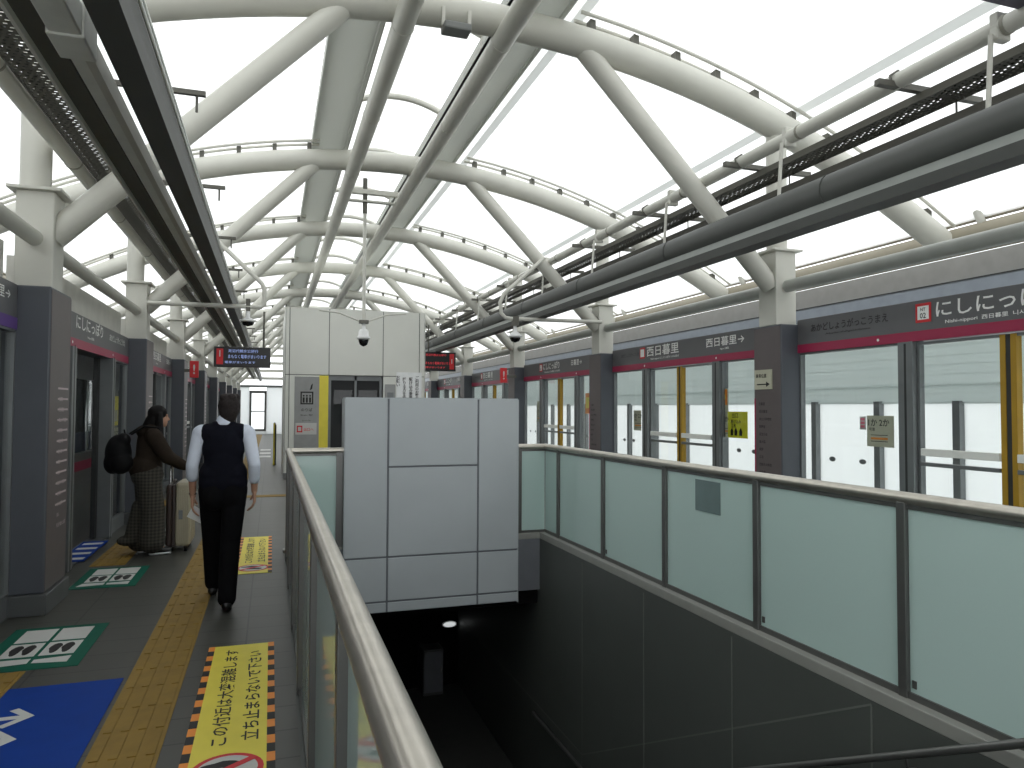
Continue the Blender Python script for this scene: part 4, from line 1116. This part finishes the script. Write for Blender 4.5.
# --- station staff walking away
def staff():
    ox, oy = -.365, 6.38
    t = thing('person', (ox, oy, 0), 'person in dark vest and white shirt walking away, white paper in left hand', 'person')
    X = Matrix.Translation((ox, oy, 0))
    hipL, hipR = V(-.09, 0, .90), V(.09, -.0, .90)
    knL, knR = V(-.09, .17, .50), V(.065, -.08, .49)
    anL, anR = V(-.085, .30, .09), V(.055, -.26, .10)
    shL, shR = V(-.185, .01, 1.385), V(.185, .0, 1.385)
    elL, elR = V(-.235, -.02, 1.12), V(.238, -.06, 1.13)
    wrL, wrR = V(-.235, .08, .87), V(.240, .04, .90)
    hc = V(.035, .035, 1.59)
    body = face_prims(hc, (0.05, 1, -.08), None, .98)
    body += [('c', V(0, .0, 1.40), V(.03, .02, 1.52), .062, .056), ('c', V(0, .0, 1.05), V(0, .0, 1.33), .105, .125, (1, .72)), ('c', shL, shR, .055, .055), ('c', V(-.05, 0, .93), V(.05, 0, .93), .09, .09), ('c', V(0, 0, .93), V(0, 0, 1.1), .09, .09),
             ('c', hipL, knL, .08, .056), ('c', knL, anL, .055, .038), ('c', hipR, knR, .08, .056), ('c', knR, anR, .055, .038),
             ('c', anL, anL+V(-.01, .15, -.045), .036, .03), ('c', anR, anR+V(.01, .13, -.06), .036, .03),
             ('c', shL, elL, .047, .038), ('c', elL, wrL, .037, .025), ('c', shR, elR, .047, .038), ('c', elR, wrR, .037, .025)]
    body += hand(wrL, (-.02, .12, -1), (1, 0, 0), (0, 1, .1), .35) + hand(wrR, (.03, .05, -1), (-1, 0, 0), (0, 1, .1), .45)
    organic('body', body, .0065, 2, M_SKIN, t, X)
    hair = [('e', hc+V(0, -.016, .030), (.085, .104, .094)), ('e', hc+V(0, -.045, -.02), (.080, .068, .085)), ('e', hc+V(0, -.05, -.075), (.062, .045, .05))] + \
           [('e', hc+V(.05*math.cos(k*1.3), -.02+.06*math.sin(k*1.3), .085), (.035, .04, .035)) for k in range(5)] + \
           [('c', hc+V(q*.074, -.03, .02), hc+V(q*.072, -.03, -.03), .016, .012) for q in (-1, 1)]
    organic('hair', hair, .009, 2, M_HAIRG, t, X)
    tr = [('c', V(-.068, 0, .92), V(.068, 0, .92), .122, .122, (1, .95)), ('c', V(-.06, 0, 1.0), V(.06, 0, 1.0), .120, .118, (1, .95)), ('c', V(-.05, 0, 1.05), V(.05, 0, 1.05), .115, .115),
          ('e', V(-.062, -.05, .89), (.095, .09, .13)), ('e', V(.062, -.05, .89), (.095, .09, .13)),
          ('c', hipL, knL, .098, .078), ('c', knL, anL+V(0, -.01, .02), .078, .066), ('c', hipR, knR, .098, .078), ('c', knR, anR+V(0, 0, .0), .078, .070)]
    organic('trousers', tr, .011, 4, M_TROUS, t, X)
    sh = [('c', shL+V(.02, 0, 0), shR-V(.02, 0, 0), .072, .072), ('c', shL, elL, .060, .049), ('c', elL, elL*.66+wrL*.34, .049, .049), ('c', shR, elR, .060, .049), ('c', elR, elR*.45+wrR*.55, .049, .046),
          ('c', V(0, 0, 1.05), V(0, 0, 1.34), .130, .145, (1, .75))]
    organic('shirt', sh, .010, 3, M_SHIRT, t, X)
    organic('collar', [('c', V(0, .005, 1.445), V(.003, .012, 1.475), .074, .068)], .008, 2, M_SHIRT, t, X)
    ve = [('c', V(0, .0, 1.00), V(0, .0, 1.20), .155, .150, (1, .88)), ('c', V(0, 0, 1.20), V(0, .0, 1.32), .155, .158, (1, .80)), ('c', V(-.115, 0, 1.385), V(.115, 0, 1.385), .082, .082),
          ('c', V(-.05, .0, 1.42), V(.05, .0, 1.42), .068, .068), ('c', V(-.062, 0, .985), V(.062, 0, .985), .128, .128, (1, 1.0)), ('c', V(-.062, 0, 1.05), V(.062, 0, 1.05), .125, .125), ('e', V(0, -.03, 1.26), (.165, .10, .16))]
    organic('vest', ve, .010, 3, M_VEST, t, X)
    for an, dz in ((anL, -.045), (anR, -.06)):
        tip = an + V(0, .16, dz if an is anL else -.07)
        heel = an + V(0, -.035, -.045)
        organic('shoe', [('c', heel, tip+V(0, 0, .0), .040, .034), ('c', an+V(0, .0, -.02), an+V(0, .06, -.035), .045, .040), ('e', tip+V(0, -.03, .0), (.046, .07, .034))], .008, 2, M_SHOE, t, X)
    MB().tube([X @ (wrL+V(0, 0, .015)), X @ (wrL+V(0, -.002, .028))], .031, 14).build('watch', M_SILVER, t)
    # paper held in the left hand
    p = thing('paper_sheet', (ox-.25, oy+.12, .72), 'folded white paper held in the walking man\'s left hand', 'paper')
    c = X @ (wrL + V(.03, .03, -.16))
    MB().obox(c, V(.05, .035, -.035), V(-.025, .02, -.05)*.9, V(.001, .0015, .0004)).obox(c+V(.008, .004, .002), V(.046, .03, -.036), V(-.025, .02, -.046)*.9, V(.001, .0015, .0004)).build('sheet', M_PAPER, p)
staff()

# --- traveller with suitcase, facing +X
def traveller():
    ox, oy = -1.26, 8.72
    t = thing('person', (ox, oy, 0), 'person with long dark hair, brown coat and plaid trousers beside a suitcase', 'person')
    X = Matrix.Translation((ox, oy, 0)) @ Matrix.Rotation(-PI/2+.25, 4, 'Z')     # local +Y looks along the world +X
    hc = V(0, .10, 1.49)
    hipL, hipR = V(.085, -.01, .86), V(-.085, -.01, .86)
    knL, knR = V(.09, .04, .47), V(-.085, .02, .47); anL, anR = V(.10, .06, .09), V(-.09, -.03, .09)
    shL, shR = V(.165, .03, 1.28), V(-.165, .04, 1.28)
    elL, elR = V(.20, .16, 1.06), V(-.19, .17, 1.05); wrL, wrR = V(.13, .36, .94), V(-.12, .36, .93)
    body = face_prims(hc, (-.1, 1, -.15), None, .94)
    body += [('c', V(0, .03, 1.30), V(0, .08, 1.44), .055, .05), ('c', V(0, .0, .98), V(0, .02, 1.24), .11, .12, (1, .8)), ('c', shL, shR, .05, .05), ('c', V(-.07, 0, .88), V(.07, 0, .88), .12, .12),
             ('c', hipL, knL, .078, .054), ('c', knL, anL, .052, .036), ('c', hipR, knR, .078, .054), ('c', knR, anR, .052, .036),
             ('c', anL, anL+V(0, .13, -.05), .034, .028), ('c', anR, anR+V(0, .13, -.05), .034, .028),
             ('c', shL, elL, .043, .035), ('c', elL, wrL, .034, .023), ('c', shR, elR, .043, .035), ('c', elR, wrR, .034, .023)]
    body += hand(wrL, (-.1, .8, -.55), (0, -.5, -.8), (-1, .1, 0), .5, .9) + hand(wrR, (.1, .8, -.55), (0, -.5, -.8), (1, .1, 0), .5, .9)
    organic('body', body, .0065, 2, M_SKIN, t, X)
    hair = [('e', hc+V(0, -.022, .035), (.087, .100, .092)), ('e', hc+V(0, -.06, -.05), (.082, .065, .11)),
            ('c', hc+V(-.075, -.01, .02), V(-.10, .085, 1.20), .035, .045), ('c', V(-.10, .085, 1.24), V(-.11, .10, 1.12), .045, .022),
            ('c', hc+V(.075, -.01, .02), V(.10, .10, 1.20), .035, .04), ('c', hc+V(0, -.07, -.05), V(0, -.05, 1.28), .075, .06), ('c', hc+V(-.06, -.04, 0), V(-.08, .0, 1.26), .05, .045)]
    organic('hair', hair, .009, 2, M_HAIR, t, X)
    coat = [('c', V(0, .0, .92), V(0, .01, 1.22), .165, .150, (1, .85)), ('c', shL, shR, .085, .085), ('c', V(-.06, .01, 1.33), V(.06, .01, 1.33), .08, .08),
            ('c', shL, elL, .085, .075), ('c', elL, wrL+V(0, -.02, .01), .075, .052), ('c', shR, elR, .085, .075), ('c', elR, wrR+V(0, -.02, .01), .075, .052),
            ('e', V(0, -.03, .93), (.20, .16, .16)), ('e', V(0, -.07, 1.33), (.12, .06, .06))]
    organic('coat', coat, .011, 3, M_COAT, t, X)
    sk = [('c', V(-.05, -.01, .86), V(.05, -.01, .86), .16, .16), ('c', hipL, knL, .125, .125), ('c', hipR, knR, .125, .125),
          ('c', knL, anL+V(0, -.02, .06), .12, .13), ('c', knR, anR+V(0, -.03, .06), .12, .13), ('c', V(0, -.04, .5), V(0, -.15, .2), .12, .07), ('e', V(-.03, -.17, .16), (.10, .12, .06))]
    organic('plaid_trousers', sk, .011, 4, M_PLAID, t, X)
    for an in (anL, anR):
        so = organic('shoe', [('c', an+V(0, -.03, -.035), an+V(0, .15, -.05), .042, .036), ('c', an, an+V(0, .06, -.03), .045, .04)], .008, 2, M_SHOE, t, X)
        organic('shoe_sole', [('c', an+V(0, -.035, -.072), an+V(0, .155, -.072), .018, .018, (2.3, 1))], .006, 1, M_SOLE, t, X)
    # backpack carried on the back
    b = thing('backpack', (ox-.3, oy, 1.1), 'black backpack on the back of the person in the brown coat', 'backpack')
    organic('bag_body', [('e', V(0, -.29, 1.10), (.16, .13, .20)), ('c', V(-.08, -.27, 1.0), V(.08, -.27, 1.0), .12, .12), ('e', V(0, -.34, 1.0), (.13, .09, .12)), ('c', V(-.06, -.25, 1.24), V(.06, -.25, 1.24), .075, .075)], .012, 3, M_BAG, b, X)
    for q in (-1, 1):
        pts = [X @ V(q*.10, -.18, 1.30), X @ V(q*.12, -.06, 1.385), X @ V(q*.13, .08, 1.37), X @ V(q*.13, .135, 1.25), X @ V(q*.14, .10, 1.1)]
        MB().tube(pts, .022, 8, flat=.5).build('shoulder_strap', M_BAG, b)
    MB().tube([X @ V(-.03, -.23, 1.30), X @ V(0, -.24, 1.345), X @ V(.03, -.23, 1.30)], .008, 6).build('grab_loop', M_BAG, b)
traveller()
# --- suitcase
def suitcase():
    cx, cy = -1.0, 8.98
    t = thing('suitcase', (cx, cy, 0), 'cream ribbed hard-shell suitcase standing beside the person in the brown coat', 'suitcase')
    w2, d2 = .15, .24
    m = MB().box((cx-.085, cy-d2, .06), (cx-.012, cy+d2, .74)); m.build('shell', M_CASED, t, bev=.035, seg=4)  # dark half: shade on the suitcase's left side put into the colour
    m = MB().box((cx+.012, cy-d2, .06), (cx+.17, cy+d2, .76)); m.build('shell', M_CASE, t, bev=.035, seg=4)
    r = MB()
    for j in range(7):
        x = cx+.028+.018*j
        r.box((x, cy-d2-.005, .10), (x+.009, cy-d2, .70))
    for j in range(9):
        y = cy-d2+.04+.05*j
        r.box((cx+.17, y, .10), (cx+.175, y+.025, .70))
    r.build('rib_relief', M_CASE, t)
    MB().box((cx-.012, cy-d2+.004, .064), (cx+.012, cy+d2-.004, .736)).build('zip_band', M_CASED, t)
    MB().tube([(cx-.06, cy-.08, .735), (cx-.06, cy-.08, .92), (cx-.06, cy+.12, .92), (cx-.06, cy+.12, .735)], .010, 8).build('pull_handle', M_SILVER, t)
    MB().tube([(cx-.02, cy-.09, .735), (cx-.02, cy-.07, .765), (cx-.02, cy+.07, .765), (cx-.02, cy+.09, .735)], .011, 8).build('carry_handle', M_CASED, t)
    MB().box((cx+.05, cy-d2-.012, .36), (cx+.09, cy-d2-.004, .46)).build('lock_plate', M_FRAME, t)
    for a in (-1, 1):
        for b in (-1, 1):
            wx, wy = cx+.04+a*.08, cy+b*.18
            wl = MB().tube([(wx-.014, wy, .028), (wx+.014, wy, .028)], .028, 14).mat(1).box((wx-.02, wy-.02, .03), (wx+.02, wy+.02, .066))
            wl.build('wheel', [M_BAG, M_CASED], t)
suitcase()
